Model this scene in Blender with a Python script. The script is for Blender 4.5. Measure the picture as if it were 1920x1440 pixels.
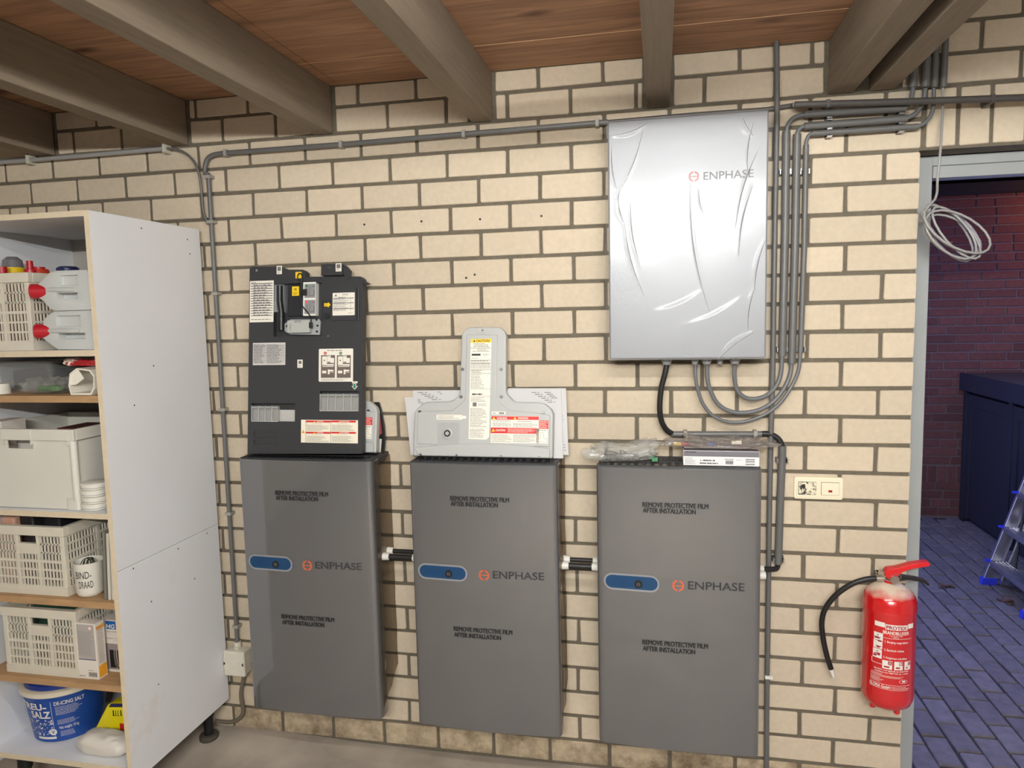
import bpy, bmesh, math, random
from math import sin, cos, pi, radians, sqrt, atan2
from mathutils import Vector, Matrix, noise

for o in list(bpy.data.objects): bpy.data.objects.remove(o)
random.seed(7)
SC = bpy.context.scene
COL = SC.collection

# ------------------------------------------------------------------ camera
F_PX = 1336.98
CAM = Vector((-0.70457, -2.54131, 1.71239))
RIGHT = Vector((0.97896405, 0.20282694, -0.02215023))
UP = Vector((0.00180037, 0.09997059, 0.99498876))
FWD = Vector((-0.20402489, 0.9740981, -0.09750245))
cam = bpy.data.cameras.new('camera')
cam_ob = bpy.data.objects.new('camera', cam)
COL.objects.link(cam_ob)
cam.sensor_fit = 'HORIZONTAL'; cam.sensor_width = 36.0
cam.lens = F_PX / 1920.0 * 36.0
cam.clip_start = 0.05
cam_ob.matrix_world = Matrix(((RIGHT.x, UP.x, -FWD.x, CAM.x), (RIGHT.y, UP.y, -FWD.y, CAM.y), (RIGHT.z, UP.z, -FWD.z, CAM.z), (0, 0, 0, 1)))
SC.camera = cam_ob

# ------------------------------------------------------------------ world, light, exposure
world = bpy.data.worlds.new('dusk_sky'); SC.world = world
world.use_nodes = True
bg = world.node_tree.nodes['Background']
bg.inputs['Color'].default_value = (0.20, 0.25, 0.62, 1)
bg.inputs['Strength'].default_value = 4.2
SC.view_settings.view_transform = 'Standard'
SC.view_settings.look = 'None'
SC.view_settings.gamma = 1.0
SC.view_settings.exposure = 0.0
SC.view_settings.use_curve_mapping = False

# the light comes from one fluorescent tube fitting under the joists and two added fill tubes (their lit tubes are built further down)
LAMP = Vector((-0.62, -1.72, 2.30))
FILL_LAMP2 = Vector((-0.2, -3.0, 2.30)); FILL_LAMP3 = Vector((-0.75, -3.9, 2.30))  # fill lamps added behind the camera to even out the light
TUBE_COL = (0.965, 0.97, 0.95, 1.0); TUBE_POWER = 172.0; FILL_POWER2 = 240.0; FILL_POWER3 = 930.0

# ------------------------------------------------------------------ measuring helpers: a line of sight cut with a real plane
def ray(px, py): return FWD + (px - 960) / F_PX * RIGHT - (py - 720) / F_PX * UP
def W(px, py, y=0.0):
    d = ray(px, py); return CAM + d * ((y - CAM.y) / d.y)
def G(px, py, z=0.0):
    d = ray(px, py); return CAM + d * ((z - CAM.z) / d.z)
def SX(px, py, x):
    d = ray(px, py); return CAM + d * ((x - CAM.x) / d.x)
def proj(p):
    v = Vector(p) - CAM; k = v.dot(FWD)
    return (960 + F_PX * v.dot(RIGHT) / k, 720 - F_PX * v.dot(UP) / k, k)

# ------------------------------------------------------------------ materials
def lin(c):
    r = []
    for x in c[:3]:
        x /= 255.0
        r.append(x / 12.92 if x <= 0.04045 else ((x + 0.055) / 1.055) ** 2.4)
    return (r[0], r[1], r[2], 1.0)
MATS = {}
def mat(name, col, rough=0.6, metal=0.0, var=0.0, scale=30.0, bump=0.0, bscale=None, coat=0.0, spec=0.5, rnd=0.0, emit=0.0, trans=0.0, stretch=None, dirt=None, dscale=6.0, dlo=0.55, dhi=0.75):
    if name in MATS: return MATS[name]
    m = bpy.data.materials.new(name); m.use_nodes = True
    nt = m.node_tree; N = nt.nodes; L = nt.links
    b = N['Principled BSDF']
    c = lin(col)
    b.inputs['Base Color'].default_value = c
    b.inputs['Roughness'].default_value = rough
    b.inputs['Metallic'].default_value = metal
    b.inputs['Specular IOR Level'].default_value = spec
    if coat: b.inputs['Coat Weight'].default_value = coat; b.inputs['Coat Roughness'].default_value = 0.05; b.inputs['Coat IOR'].default_value = 2.0
    if emit: b.inputs['Emission Color'].default_value = c; b.inputs['Emission Strength'].default_value = emit
    if trans: b.inputs['Transmission Weight'].default_value = trans
    cur = None
    tc = N.new('ShaderNodeTexCoord'); mp = N.new('ShaderNodeMapping')
    L.new(tc.outputs['Object'], mp.inputs['Vector'])
    if stretch: mp.inputs['Scale'].default_value = stretch
    if var or rnd or dirt:
        rgb = N.new('ShaderNodeRGB'); rgb.outputs[0].default_value = c; cur = rgb.outputs[0]
    oi = None
    if rnd:
        oi = N.new('ShaderNodeObjectInfo')
    if var:
        tx = N.new('ShaderNodeTexNoise'); tx.inputs['Scale'].default_value = scale; tx.inputs['Detail'].default_value = 6
        L.new(mp.outputs[0], tx.inputs['Vector'])
        if oi:
            add = N.new('ShaderNodeVectorMath'); add.operation = 'ADD'
            mul = N.new('ShaderNodeMath'); mul.operation = 'MULTIPLY'; mul.inputs[1].default_value = 37.0
            L.new(oi.outputs['Random'], mul.inputs[0]); L.new(mp.outputs[0], add.inputs[0]); L.new(mul.outputs[0], add.inputs[1])
            L.new(add.outputs[0], tx.inputs['Vector'])
        mr = N.new('ShaderNodeMapRange'); mr.inputs[1].default_value = 0.3; mr.inputs[2].default_value = 0.7
        mr.inputs[3].default_value = 1 - var; mr.inputs[4].default_value = 1 + var
        L.new(tx.outputs['Fac'], mr.inputs[0])
        mm = N.new('ShaderNodeMix'); mm.data_type = 'RGBA'; mm.blend_type = 'MULTIPLY'; mm.inputs[0].default_value = 1
        L.new(cur, mm.inputs[6]); L.new(mr.outputs[0], mm.inputs[7]); cur = mm.outputs[2]
    if rnd:
        mr = N.new('ShaderNodeMapRange'); mr.inputs[3].default_value = 1 - rnd; mr.inputs[4].default_value = 1 + rnd
        L.new(oi.outputs['Random'], mr.inputs[0])
        mm = N.new('ShaderNodeMix'); mm.data_type = 'RGBA'; mm.blend_type = 'MULTIPLY'; mm.inputs[0].default_value = 1
        L.new(cur, mm.inputs[6]); L.new(mr.outputs[0], mm.inputs[7]); cur = mm.outputs[2]
    if dirt:
        tx = N.new('ShaderNodeTexNoise'); tx.inputs['Scale'].default_value = dscale; tx.inputs['Detail'].default_value = 8; tx.inputs['Roughness'].default_value = 0.7
        L.new(mp.outputs[0], tx.inputs['Vector'])
        if oi:
            add2 = N.new('ShaderNodeVectorMath'); add2.operation = 'ADD'
            L.new(mp.outputs[0], add2.inputs[0])
            mul2 = N.new('ShaderNodeMath'); mul2.operation = 'MULTIPLY'; mul2.inputs[1].default_value = 91.0
            L.new(oi.outputs['Random'], mul2.inputs[0]); L.new(mul2.outputs[0], add2.inputs[1]); L.new(add2.outputs[0], tx.inputs['Vector'])
        mr = N.new('ShaderNodeMapRange'); mr.inputs[1].default_value = dlo; mr.inputs[2].default_value = dhi
        L.new(tx.outputs['Fac'], mr.inputs[0])
        mm = N.new('ShaderNodeMix'); mm.data_type = 'RGBA'
        L.new(mr.outputs[0], mm.inputs[0]); L.new(cur, mm.inputs[6]); mm.inputs[7].default_value = lin(dirt); cur = mm.outputs[2]
    if cur: L.new(cur, b.inputs['Base Color'])
    if bump:
        tb = N.new('ShaderNodeTexNoise'); tb.inputs['Scale'].default_value = bscale or scale; tb.inputs['Detail'].default_value = 8
        L.new(mp.outputs[0], tb.inputs['Vector'])
        bp = N.new('ShaderNodeBump'); bp.inputs['Strength'].default_value = bump; bp.inputs['Distance'].default_value = 0.004
        L.new(tb.outputs['Fac'], bp.inputs['Height']); L.new(bp.outputs[0], b.inputs['Normal'])
    MATS[name] = m
    return m
def film_mat(name, tint, fac, rough, haze=(230, 230, 225)):
    """clear sheet: mostly see-through, with a thin glossy and slightly milky layer"""
    if name in MATS: return MATS[name]
    m = bpy.data.materials.new(name); m.use_nodes = True
    nt = m.node_tree; N = nt.nodes; L = nt.links
    b = N['Principled BSDF']; b.inputs['Base Color'].default_value = lin(haze); b.inputs['Roughness'].default_value = rough
    b.inputs['Specular IOR Level'].default_value = 0.9
    t = N.new('ShaderNodeBsdfTransparent'); t.inputs[0].default_value = lin(tint)
    mx = N.new('ShaderNodeMixShader'); mx.inputs[0].default_value = fac
    L.new(t.outputs[0], mx.inputs[1]); L.new(b.outputs[0], mx.inputs[2])
    L.new(mx.outputs[0], N['Material Output'].inputs[0])
    MATS[name] = m
    return m

M_BRICK = mat('cream_brick', (199, 184, 161), 0.9, var=0.05, scale=55, bump=0.35, bscale=160, rnd=0.05, dirt=(120, 104, 84), dscale=45, dlo=0.67, dhi=0.80)
M_MORTAR = mat('grey_mortar', (104, 96, 82), 0.95, var=0.12, scale=60, bump=0.5, bscale=220)
M_CONC = mat('concrete', (170, 160, 147), 0.75, var=0.22, scale=5, bump=0.15, bscale=60, dirt=(178, 168, 152), dscale=9, dlo=0.55, dhi=0.8)
M_BEAM = mat('dusty_wood', (132, 118, 100), 0.85, var=0.10, scale=12, bump=0.2, bscale=60, stretch=(6, 0.5, 6))
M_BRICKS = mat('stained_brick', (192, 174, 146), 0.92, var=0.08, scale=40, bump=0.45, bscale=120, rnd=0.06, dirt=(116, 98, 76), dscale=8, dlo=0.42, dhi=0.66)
M_REDBR = mat('red_brick', (96, 58, 50), 0.9, var=0.15, scale=40, bump=0.4, bscale=90, rnd=0.22)
M_REDMO = mat('pale_mortar', (106, 90, 86), 0.95, var=0.1, scale=60)
M_PAVER = mat('paver', (100, 93, 92), 0.85, var=0.18, scale=25, bump=0.5, bscale=60, rnd=0.16)
M_SAND = mat('joint_sand', (50, 44, 44), 0.95)
M_FRAME = mat('grey_frame', (156, 159, 158), 0.45, var=0.03, scale=8)
M_WHITE = mat('white_plastic', (222, 218, 206), 0.45)
M_BLACK = mat('black_plastic', (22, 22, 23), 0.4)
M_RUBBER = mat('black_rubber', (26, 25, 25), 0.5)
M_PVC = mat('grey_pvc', (98, 97, 95), 0.45, var=0.05, scale=10)
M_PVCD = mat('dark_pvc', (80, 76, 73), 0.5, var=0.06, scale=10)
M_STEEL = mat('steel', (190, 190, 190), 0.28, 1.0)
M_INK = mat('black_ink', (24, 23, 24), 0.6)
M_INKG = mat('grey_ink', (108, 106, 106), 0.6)
M_PAPER = mat('white_label', (232, 226, 212), 0.55)
M_RED = mat('red_print', (206, 34, 34), 0.5)
M_YEL = mat('yellow_print', (240, 200, 30), 0.5)
M_ORANGE = mat('orange_print', (200, 98, 66), 0.5)

# plywood ceiling with knots
def plywood():
    m = bpy.data.materials.new('plywood'); m.use_nodes = True; nt = m.node_tree; N = nt.nodes; L = nt.links
    b = N['Principled BSDF']; b.inputs['Roughness'].default_value = 0.7
    tc = N.new('ShaderNodeTexCoord'); mp = N.new('ShaderNodeMapping'); mp.inputs['Scale'].default_value = (0.9, 9, 1)
    L.new(tc.outputs['Object'], mp.inputs['Vector'])
    n1 = N.new('ShaderNodeTexNoise'); n1.inputs['Scale'].default_value = 3; n1.inputs['Detail'].default_value = 8; n1.inputs['Distortion'].default_value = 1.2
    L.new(mp.outputs[0], n1.inputs['Vector'])
    r = N.new('ShaderNodeValToRGB')
    r.color_ramp.elements[0].position = 0.3; r.color_ramp.elements[0].color = lin((132, 98, 74))
    r.color_ramp.elements[1].position = 0.72; r.color_ramp.elements[1].color = lin((180, 136, 102))
    L.new(n1.outputs['Fac'], r.inputs[0])
    mp2 = N.new('ShaderNodeMapping'); mp2.inputs['Scale'].default_value = (2.2, 5.0, 1); L.new(tc.outputs['Object'], mp2.inputs['Vector'])
    v = N.new('ShaderNodeTexVoronoi'); v.inputs['Scale'].default_value = 0.9; L.new(mp2.outputs[0], v.inputs['Vector'])
    mr = N.new('ShaderNodeMapRange'); mr.inputs[1].default_value = 0.05; mr.inputs[2].default_value = 0.14; mr.inputs[3].default_value = 0.75; mr.inputs[4].default_value = 0.0
    L.new(v.outputs['Distance'], mr.inputs[0])
    mx = N.new('ShaderNodeMix'); mx.data_type = 'RGBA'; L.new(mr.outputs[0], mx.inputs[0]); L.new(r.outputs[0], mx.inputs[6]); mx.inputs[7].default_value = lin((62, 34, 22))
    L.new(mx.outputs[2], b.inputs['Base Color'])
    return m
M_PLY = plywood()

# ------------------------------------------------------------------ mesh helpers
JOINED = {'fine_print', 'table_lines', 'print', 'diagram', 'diagram_ink', 'card_print', 'bracket_holes', 'drill_holes', 'clear_edges', 'barcode', 'tread_ribs', 'outline_drawing', 'salt_specks', 'screw_holes', 'side_print', 'trap_picture', 'logo_ring'}
class MB:
    def __init__(s): s.v = []; s.f = []
    def add(s, vs, fs):
        k = len(s.v); s.v += [tuple(p) for p in vs]; s.f += [tuple(i + k for i in f) for f in fs]; return s
    def box(s, x0, y0, z0, x1, y1, z1):
        x0, x1 = sorted((x0, x1)); y0, y1 = sorted((y0, y1)); z0, z1 = sorted((z0, z1))
        return s.add([(x0, y0, z0), (x1, y0, z0), (x1, y1, z0), (x0, y1, z0), (x0, y0, z1), (x1, y0, z1), (x1, y1, z1), (x0, y1, z1)],
                     [(0, 3, 2, 1), (4, 5, 6, 7), (0, 1, 5, 4), (1, 2, 6, 5), (2, 3, 7, 6), (3, 0, 4, 7)])
    def prism_y(s, poly, y0, y1):
        n = len(poly)
        if sum(poly[i][0] * poly[(i + 1) % n][1] - poly[(i + 1) % n][0] * poly[i][1] for i in range(n)) < 0: poly = poly[::-1]
        y0, y1 = sorted((y0, y1))
        vs = [(a, y0, b) for a, b in poly] + [(a, y1, b) for a, b in poly]
        fs = [tuple(range(n)), tuple(range(2 * n - 1, n - 1, -1))] + [(i, i + n, (i + 1) % n + n, (i + 1) % n) for i in range(n)]
        return s.add(vs, fs)
    def prism_z(s, poly, z0, z1):
        n = len(poly)
        if sum(poly[i][0] * poly[(i + 1) % n][1] - poly[(i + 1) % n][0] * poly[i][1] for i in range(n)) < 0: poly = poly[::-1]
        vs = [(a, b, z0) for a, b in poly] + [(a, b, z1) for a, b in poly]
        fs = [tuple(range(n - 1, -1, -1)), tuple(range(n, 2 * n))] + [(i, (i + 1) % n, (i + 1) % n + n, i + n) for i in range(n)]
        return s.add(vs, fs)
    def prism_x(s, poly, x0, x1):
        n = len(poly)
        if sum(poly[i][0] * poly[(i + 1) % n][1] - poly[(i + 1) % n][0] * poly[i][1] for i in range(n)) < 0: poly = poly[::-1]
        vs = [(x0, a, b) for a, b in poly] + [(x1, a, b) for a, b in poly]
        fs = [tuple(range(n - 1, -1, -1)), tuple(range(n, 2 * n))] + [(i, (i + 1) % n, (i + 1) % n + n, i + n) for i in range(n)]
        return s.add(vs, fs)
    def cyl(s, p0, p1, r0, r1=None, n=16):
        r1 = r0 if r1 is None else r1
        p0 = Vector(p0); p1 = Vector(p1); d = (p1 - p0).normalized()
        a = d.orthogonal().normalized(); b = d.cross(a)
        vs = [p0 + r0 * (cos(2 * pi * i / n) * a + sin(2 * pi * i / n) * b) for i in range(n)] + [p1 + r1 * (cos(2 * pi * i / n) * a + sin(2 * pi * i / n) * b) for i in range(n)]
        fs = [tuple(range(n - 1, -1, -1)), tuple(range(n, 2 * n))] + [(i, (i + 1) % n, (i + 1) % n + n, i + n) for i in range(n)]
        return s.add(vs, fs)
    def tube(s, pts, r, n=10, closed=False):
        P = [Vector(p) for p in pts]; m = len(P)
        rs = r if isinstance(r, (list, tuple)) else [r] * m
        t0 = (P[1] - P[0]).normalized(); a = t0.orthogonal().normalized()
        vs = []
        for i in range(m):
            if closed: t = (P[(i + 1) % m] - P[i - 1])
            else: t = P[min(i + 1, m - 1)] - P[max(i - 1, 0)]
            t.normalize(); a = (a - t * a.dot(t)).normalized(); b = t.cross(a)
            vs += [P[i] + rs[i] * (cos(2 * pi * j / n) * a + sin(2 * pi * j / n) * b) for j in range(n)]
        fs = []
        for i in range(m if closed else m - 1):
            k = i * n; q = ((i + 1) % m) * n
            fs += [(k + j, k + (j + 1) % n, q + (j + 1) % n, q + j) for j in range(n)]
        if not closed: fs += [tuple(range(n - 1, -1, -1)), tuple(range((m - 1) * n, m * n))]
        return s.add(vs, fs)
    def lathe(s, prof, c=(0, 0, 0), n=28, sx=1, sy=1):
        vs = []; m = len(prof)
        for r, z in prof: vs += [(c[0] + r * sx * cos(2 * pi * j / n), c[1] + r * sy * sin(2 * pi * j / n), c[2] + z) for j in range(n)]
        fs = []
        for i in range(m - 1): fs += [(i * n + j, i * n + (j + 1) % n, (i + 1) * n + (j + 1) % n, (i + 1) * n + j) for j in range(n)]
        fs += [tuple(range(n - 1, -1, -1)), tuple(range((m - 1) * n, m * n))]
        return s.add(vs, fs)
    def grid(s, fn, nu, nv, closeu=False):
        vs = [fn(i / nu, j / nv) for j in range(nv + 1) for i in range(nu + 1)]
        w = nu + 1
        return s.add(vs, [(j * w + i, j * w + i + 1, (j + 1) * w + i + 1, (j + 1) * w + i) for j in range(nv) for i in range(nu)])
    def poly(s, pts): k = len(pts); return s.add(pts, [tuple(range(k))])
    def rect(s, x0, z0, x1, z1, y):
        x0, x1 = sorted((x0, x1)); z0, z1 = sorted((z0, z1))
        return s.add([(x0, y, z0), (x1, y, z0), (x1, y, z1), (x0, y, z1)], [(0, 1, 2, 3)])
    def mesh(s, name, smooth=None):
        me = bpy.data.meshes.new(name); me.from_pydata(s.v, [], s.f); me.update()
        if smooth is not None:
            for p in me.polygons: p.use_smooth = True
            me.set_sharp_from_angle(angle=radians(smooth))
        return me
    def build(s, name, material, parent=None, smooth=None, bevel=0, seg=2, fix=False, xf=None):
        if xf: s.v = [tuple(xf(Vector(p))) for p in s.v]
        me = s.mesh(name, smooth)
        stuff = name in JOINED
        if fix:
            bm = bmesh.new(); bm.from_mesh(me); bmesh.ops.recalc_face_normals(bm, faces=bm.faces); bm.to_mesh(me); bm.free()
        me.materials.append(material)
        o = bpy.data.objects.new(name, me); COL.objects.link(o)
        if parent: o.parent = parent
        if stuff: o['kind'] = 'stuff'
        if bevel:
            b = o.modifiers.new('bevel', 'BEVEL'); b.width = bevel; b.segments = seg; b.limit_method = 'ANGLE'; b.angle_limit = radians(40); b.harden_normals = True
            if smooth is None:
                for p in me.polygons: p.use_smooth = True
                me.set_sharp_from_angle(angle=radians(50))
        return o
def tag(o, label=None, cat=None, group=None, kind=None):
    if label: o['label'] = label
    if cat: o['category'] = cat
    if group: o['group'] = group
    if kind: o['kind'] = kind
    return o
def thing(name, label, cat, loc=(0, 0, 0), rot=(0, 0, 0), group=None):
    o = bpy.data.objects.new(name, None); COL.objects.link(o); o.empty_display_size = 0.05
    o.location = loc; o.rotation_euler = rot
    return tag(o, label, cat, group)
def smooth_path(pts, sub=6):
    P = [Vector(p) for p in pts]; out = []
    for i in range(len(P) - 1):
        a, b, c, d = P[max(i - 1, 0)], P[i], P[i + 1], P[min(i + 2, len(P) - 1)]
        for k in range(sub):
            t = k / sub
            out.append(0.5 * ((2 * b) + (c - a) * t + (2 * a - 5 * b + 4 * c - d) * t * t + (3 * b - a - 3 * c + d) * t ** 3))
    out.append(P[-1]); return out
def rrect(x0, z0, x1, z1, r, n=5):
    x0, x1 = sorted((x0, x1)); z0, z1 = sorted((z0, z1))
    out = []
    for cx, cz, a0 in ((x1 - r, z0 + r, -90), (x1 - r, z1 - r, 0), (x0 + r, z1 - r, 90), (x0 + r, z0 + r, 180)):
        for k in range(n + 1):
            a = radians(a0 + 90 * k / n); out.append((cx + r * cos(a), cz + r * sin(a)))
    return out
def cut(ob, boxes):
    """take real pockets out of a solid"""
    c = MB()
    for b in boxes: c.box(*b)
    cm = c.mesh('cutter'); co = bpy.data.objects.new('cutter', cm); COL.objects.link(co)
    md = ob.modifiers.new('cut', 'BOOLEAN'); md.object = co; md.operation = 'DIFFERENCE'; md.solver = 'EXACT'
    par = ob.parent; ob.parent = None
    dg = bpy.context.evaluated_depsgraph_get(); dg.update()
    me = bpy.data.meshes.new_from_object(ob.evaluated_get(dg))
    ob.modifiers.clear(); old = ob.data; ob.data = me; ob.parent = par
    bpy.data.objects.remove(co); bpy.data.meshes.remove(old)
    return ob
class Frame:
    """upright or leaning plane; local x to the right, z up along the plane, -y towards the room"""
    def __init__(s, o, tilt=0.0):
        s.o = Vector(o); s.t = tilt; s.ux = Vector((1, 0, 0)); s.uz = Vector((0, sin(tilt), cos(tilt))); s.uy = Vector((0, cos(tilt), -sin(tilt)))
    def at(s, px, py, off=0.0):
        d = ray(px, py); o = s.o + s.uy * off
        p = CAM + d * ((o - CAM).dot(s.uy) / d.dot(s.uy)) - s.o
        return (p.dot(s.ux), p.dot(s.uz))
    @property
    def rot(s): return (-s.t, 0, 0)
_tc = {}
def text(s, parent, rect, material, y=-0.001, bold=0.0, name='lettering', xf=None, italic=0.0, strike=0.0):
    """lettering as a flat mesh fitted to rect = (x0, z0, x1, z1)"""
    cu = bpy.data.curves.new(name, 'FONT'); cu.body = s; cu.size = 1.0; cu.offset = bold; cu.resolution_u = 3; cu.shear = italic
    ob = bpy.data.objects.new(name, cu)
    me = bpy.data.meshes.new_from_object(ob)
    bpy.data.objects.remove(ob); bpy.data.curves.remove(cu)
    xs = [v.co.x for v in me.vertices]; ys = [v.co.y for v in me.vertices]
    x0, x1, y0, y1 = min(xs), max(xs), min(ys), max(ys)
    a0, b0, a1, b1 = rect
    a0, a1 = sorted((a0, a1)); b0, b1 = sorted((b0, b1))
    for v in me.vertices:
        p = Vector((a0 + (v.co.x - x0) / (x1 - x0) * (a1 - a0), y, b0 + (v.co.y - y0) / (y1 - y0) * (b1 - b0)))
        v.co = xf(p) if xf else p
    if strike:                                   # heavier strokes: the same outline struck again slightly to each side
        bm = bmesh.new(); bm.from_mesh(me); base = list(bm.faces)
        for k, (dx, dz) in enumerate(((strike, 0), (-strike, 0), (0, strike * 0.6), (0, -strike * 0.6))):
            r = bmesh.ops.duplicate(bm, geom=base)
            for g in r['geom']:
                if isinstance(g, bmesh.types.BMVert): g.co += Vector((dx, -0.00003 * (k + 1), dz))
        bm.to_mesh(me); bm.free()
    me.materials.clear(); me.materials.append(material)
    o = bpy.data.objects.new(name, me); COL.objects.link(o); o.parent = parent
    return o
def fine(parent, rect, rows, material=None, y=-0.001, seed=1, fill=0.85, h=0.34, name='fine_print', xf=None, xs=1.0):
    """rows of print too small to read"""
    rg = random.Random(seed); a0, b0, a1, b1 = rect
    a0, a1 = sorted((a0, a1)); b0, b1 = sorted((b0, b1))
    ph = (b1 - b0) / rows; m = MB()
    for r in range(rows):
        z = b1 - ph * (r + 0.5); x = a0; end = a0 + (a1 - a0) * min(1, fill * rg.uniform(0.7, 1.15))
        while x < end:
            w = min(ph * rg.uniform(0.4, 2.0) * xs, end - x)
            if w > ph * 0.2: m.rect(x, z - ph * h / 2, x + w, z + ph * h / 2, y)
            x += w + ph * 0.32 * xs
    return m.build(name, material or M_INKG, parent, xf=xf)
def panel(parent, rect, material, y, name='label_sheet', r=0.0, th=0.0004, xf=None):
    a0, b0, a1, b1 = rect
    m = MB()
    m.prism_y(rrect(a0, b0, a1, b1, r, 3) if r else [(a0, b0), (a1, b0), (a1, b1), (a0, b1)], y, y + th)
    return m.build(name, material, parent, xf=xf)
def R2(fr, p0, p1, off=0.0):
    a = fr.at(*p0, off); b = fr.at(*p1, off)
    return (min(a[0], b[0]), min(a[1], b[1]), max(a[0], b[0]), max(a[1], b[1]))

# ================================================================== SETTING
P = 0.224; HC = 0.425748 * P                 # brick pitch, course pitch
def zk(k): return (23.1 - k) * HC            # height of bed joint k
BEAMS = [-3.76, -3.15, -2.54, -1.934, -1.324, -0.711, -0.136]
BW = 0.038; BEAM_Z = 2.3946; CEIL_Z = 2.5636
CORNER = 0.105; LINTEL_Z = zk(0) - 0.006

# ---- floor
def floor_z(x, y):
    n = noise.noise(Vector((x * 1.7, y * 1.7, 0.3))) * 0.006 - 0.003
    lip = 0.022 * max(0.0, 1 - abs(y + 0.02) / 0.16) * max(0, min(1, (-1.9 - x) / 0.4))
    return n + lip
m = MB()
m.grid(lambda u, v: (lambda x, y: (x, y, floor_z(x, y)))(-4.3 + 6.9 * u, -5.6 + 5.72 * v), 70, 70)
m.box(-4.3, -5.6, -0.12, 2.6, 0.12, -0.02)
tag(m.build('floor', M_CONC, smooth=40), kind='structure', label='bare grey concrete garage floor with dusty scuffs')

# ---- brick wall behind the batteries
m = MB()
m.box(-4.3, 0.005, -0.1, CORNER - 0.003, 0.1, 3.1)
m.box(CORNER - 0.003, 0.005, LINTEL_Z + 0.004, 2.6, 0.1, 3.1)
wall = tag(m.build('wall_back', M_MORTAR), kind='structure', label='cream brick garage wall with wide grey-brown mortar joints')

m = MB(); m.box(-4.3, 0.164, -0.1, 0.09, 0.26, 3.1); m.box(0.09, 0.164, 2.19, 2.6, 0.26, 3.1); m.box(2.56, 0.164, -0.1, 2.7, 0.26, 2.19); m.build('outer_leaf', M_REDBR, wall)
def brick_mesh(w, h, rg, dep=0.014):
    """rounded front face, slightly uneven edges; 38 triangles"""
    c = 0.0035; ins = 0.0022; j = lambda s=0.0013: rg.uniform(-s, s)
    a, b = w / 2, h / 2
    out = [(-a + c, -b), (a - c, -b), (a, -b + c), (a, b - c), (a - c, b), (-a + c, b), (-a, b - c), (-a, -b + c)]
    out = [(x + j(), z + j()) for x, z in out]
    inn = [(x * (1 - ins / a), z * (1 - ins / b)) for x, z in out]
    vs = [(x, 0, z) for x, z in inn] + [(x, 0.0025, z) for x, z in out] + [(x, dep, z) for x, z in out]
    fs = [tuple(range(8))] + [(i, i + 8, (i + 1) % 8 + 8, (i + 1) % 8) for i in range(8)] + [(i + 8, i + 16, (i + 1) % 8 + 16, (i + 1) % 8 + 8) for i in range(8)]
    return vs, fs
BR_H = HC - 0.013
_bm = {}
def get_brick(w, h, var, material, dep=0.014):
    key = (round(w, 3), round(h, 3), var, material.name)
    if key not in _bm:
        vs, fs = brick_mesh(w, h, random.Random(hash((key[0], key[1], var)) & 0xffff), dep)
        me = bpy.data.meshes.new('brick'); me.from_pydata(vs, [], fs); me.update(); me.materials.append(material); _bm[key] = me
    return _bm[key]
bricks = []                                     # (xc, zc, w, h)
MJ = 0.0125
def lay_row(k, x0, x1, perps, z0=None, z1=None):
    z0 = zk(k + 1) + 0.0065 if z0 is None else z0; z1 = zk(k) - 0.0065 if z1 is None else z1
    edges = [x0] + [p for p in perps if x0 + 0.02 < p < x1 - 0.02] + [x1]
    for i in range(len(edges) - 1):
        a = edges[i] + (MJ / 2 if i else 0); b = edges[i + 1] - (MJ / 2 if i < len(edges) - 2 else 0)
        if b - a > 0.012: bricks.append(((a + b) / 2, (z0 + z1) / 2, b - a, z1 - z0))
for k in range(-2, 23):
    off = 0.0 if k % 2 == 0 else -0.5
    rr = random.Random(k + 50)
    perps = [(off - n) * P + rr.uniform(-0.004, 0.004) for n in range(0, 19)]
    if k == 0: perps = [-n * P for n in range(0, 14)] + [-13.72 * P, -14.2 * P, -14.6 * P, -15 * P, -15.4 * P, -16 * P, -17 * P]
    perps.sort()
    lay_row(k, -4.2, CORNER, perps, z0=0.012 if k == 22 else None)
for k in (-3, -4):
    off = 0.0 if k % 2 == 0 else -0.5
    perps = sorted((off - n) * P for n in range(0, 19))
    lim = [(-4.2, BEAMS[0] - BW - 0.014)] + [(BEAMS[i] + BW + 0.014, BEAMS[i + 1] - BW - 0.014) for i in range(len(BEAMS) - 1)]
    for a, b in lim: lay_row(k, a, b, perps, z1=None if k == -3 else CEIL_Z - 0.002)
perpsR = [0.27, 0.27 + P, 0.27 + 2 * P, 0.27 + 3 * P]
for k in range(-8, -2):
    lay_row(k, 0.045, 1.2, sorted([(0.0 if k % 2 else 0.112) + 0.155 + n * P for n in range(-1, 6)]))
bricks.append((0.0955 - 0.19, zk(-2) + 0.012, 0.001, 0.001)); bricks.pop()
for n in range(11):                              # soldier course over the doorway
    bricks.append((0.1205 + 0.0415 + n * 0.0955, (zk(0) + zk(-2)) / 2, 0.083, 2 * HC - 0.014))

def cabinet_hides(px, py): return px < 372 + (py - 430) * 0.0688 and py > 395 + max(0, px - 160) * 0.166
HIDE = [(455, 870, 690, 1320), (785, 880, 1035, 1360), (1125, 885, 1415, 1400), (1145, 235, 1430, 660), (475, 515, 672, 850), (795, 775, 1030, 850)]
cand = []
for b in bricks:
    qs = [proj((b[0] + sx * b[2] / 2, 0, b[1] + sz * b[3] / 2)) for sx in (-1, 1) for sz in (-1, 1)]
    vis = any(0 < q[0] < 1920 and 0 < q[1] < 1440 and not cabinet_hides(q[0], q[1]) for q in qs)
    if vis and any(all(h[0] < q[0] < h[2] and h[1] < q[1] < h[3] for q in qs) for h in HIDE): vis = False
    size = (qs[3][0] - qs[0][0]) * (qs[0][1] - qs[3][1])
    cand.append((vis, size, b))
cand.sort(key=lambda t: (-t[0], -t[1]))
rest = MB(); nb = 0
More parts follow.
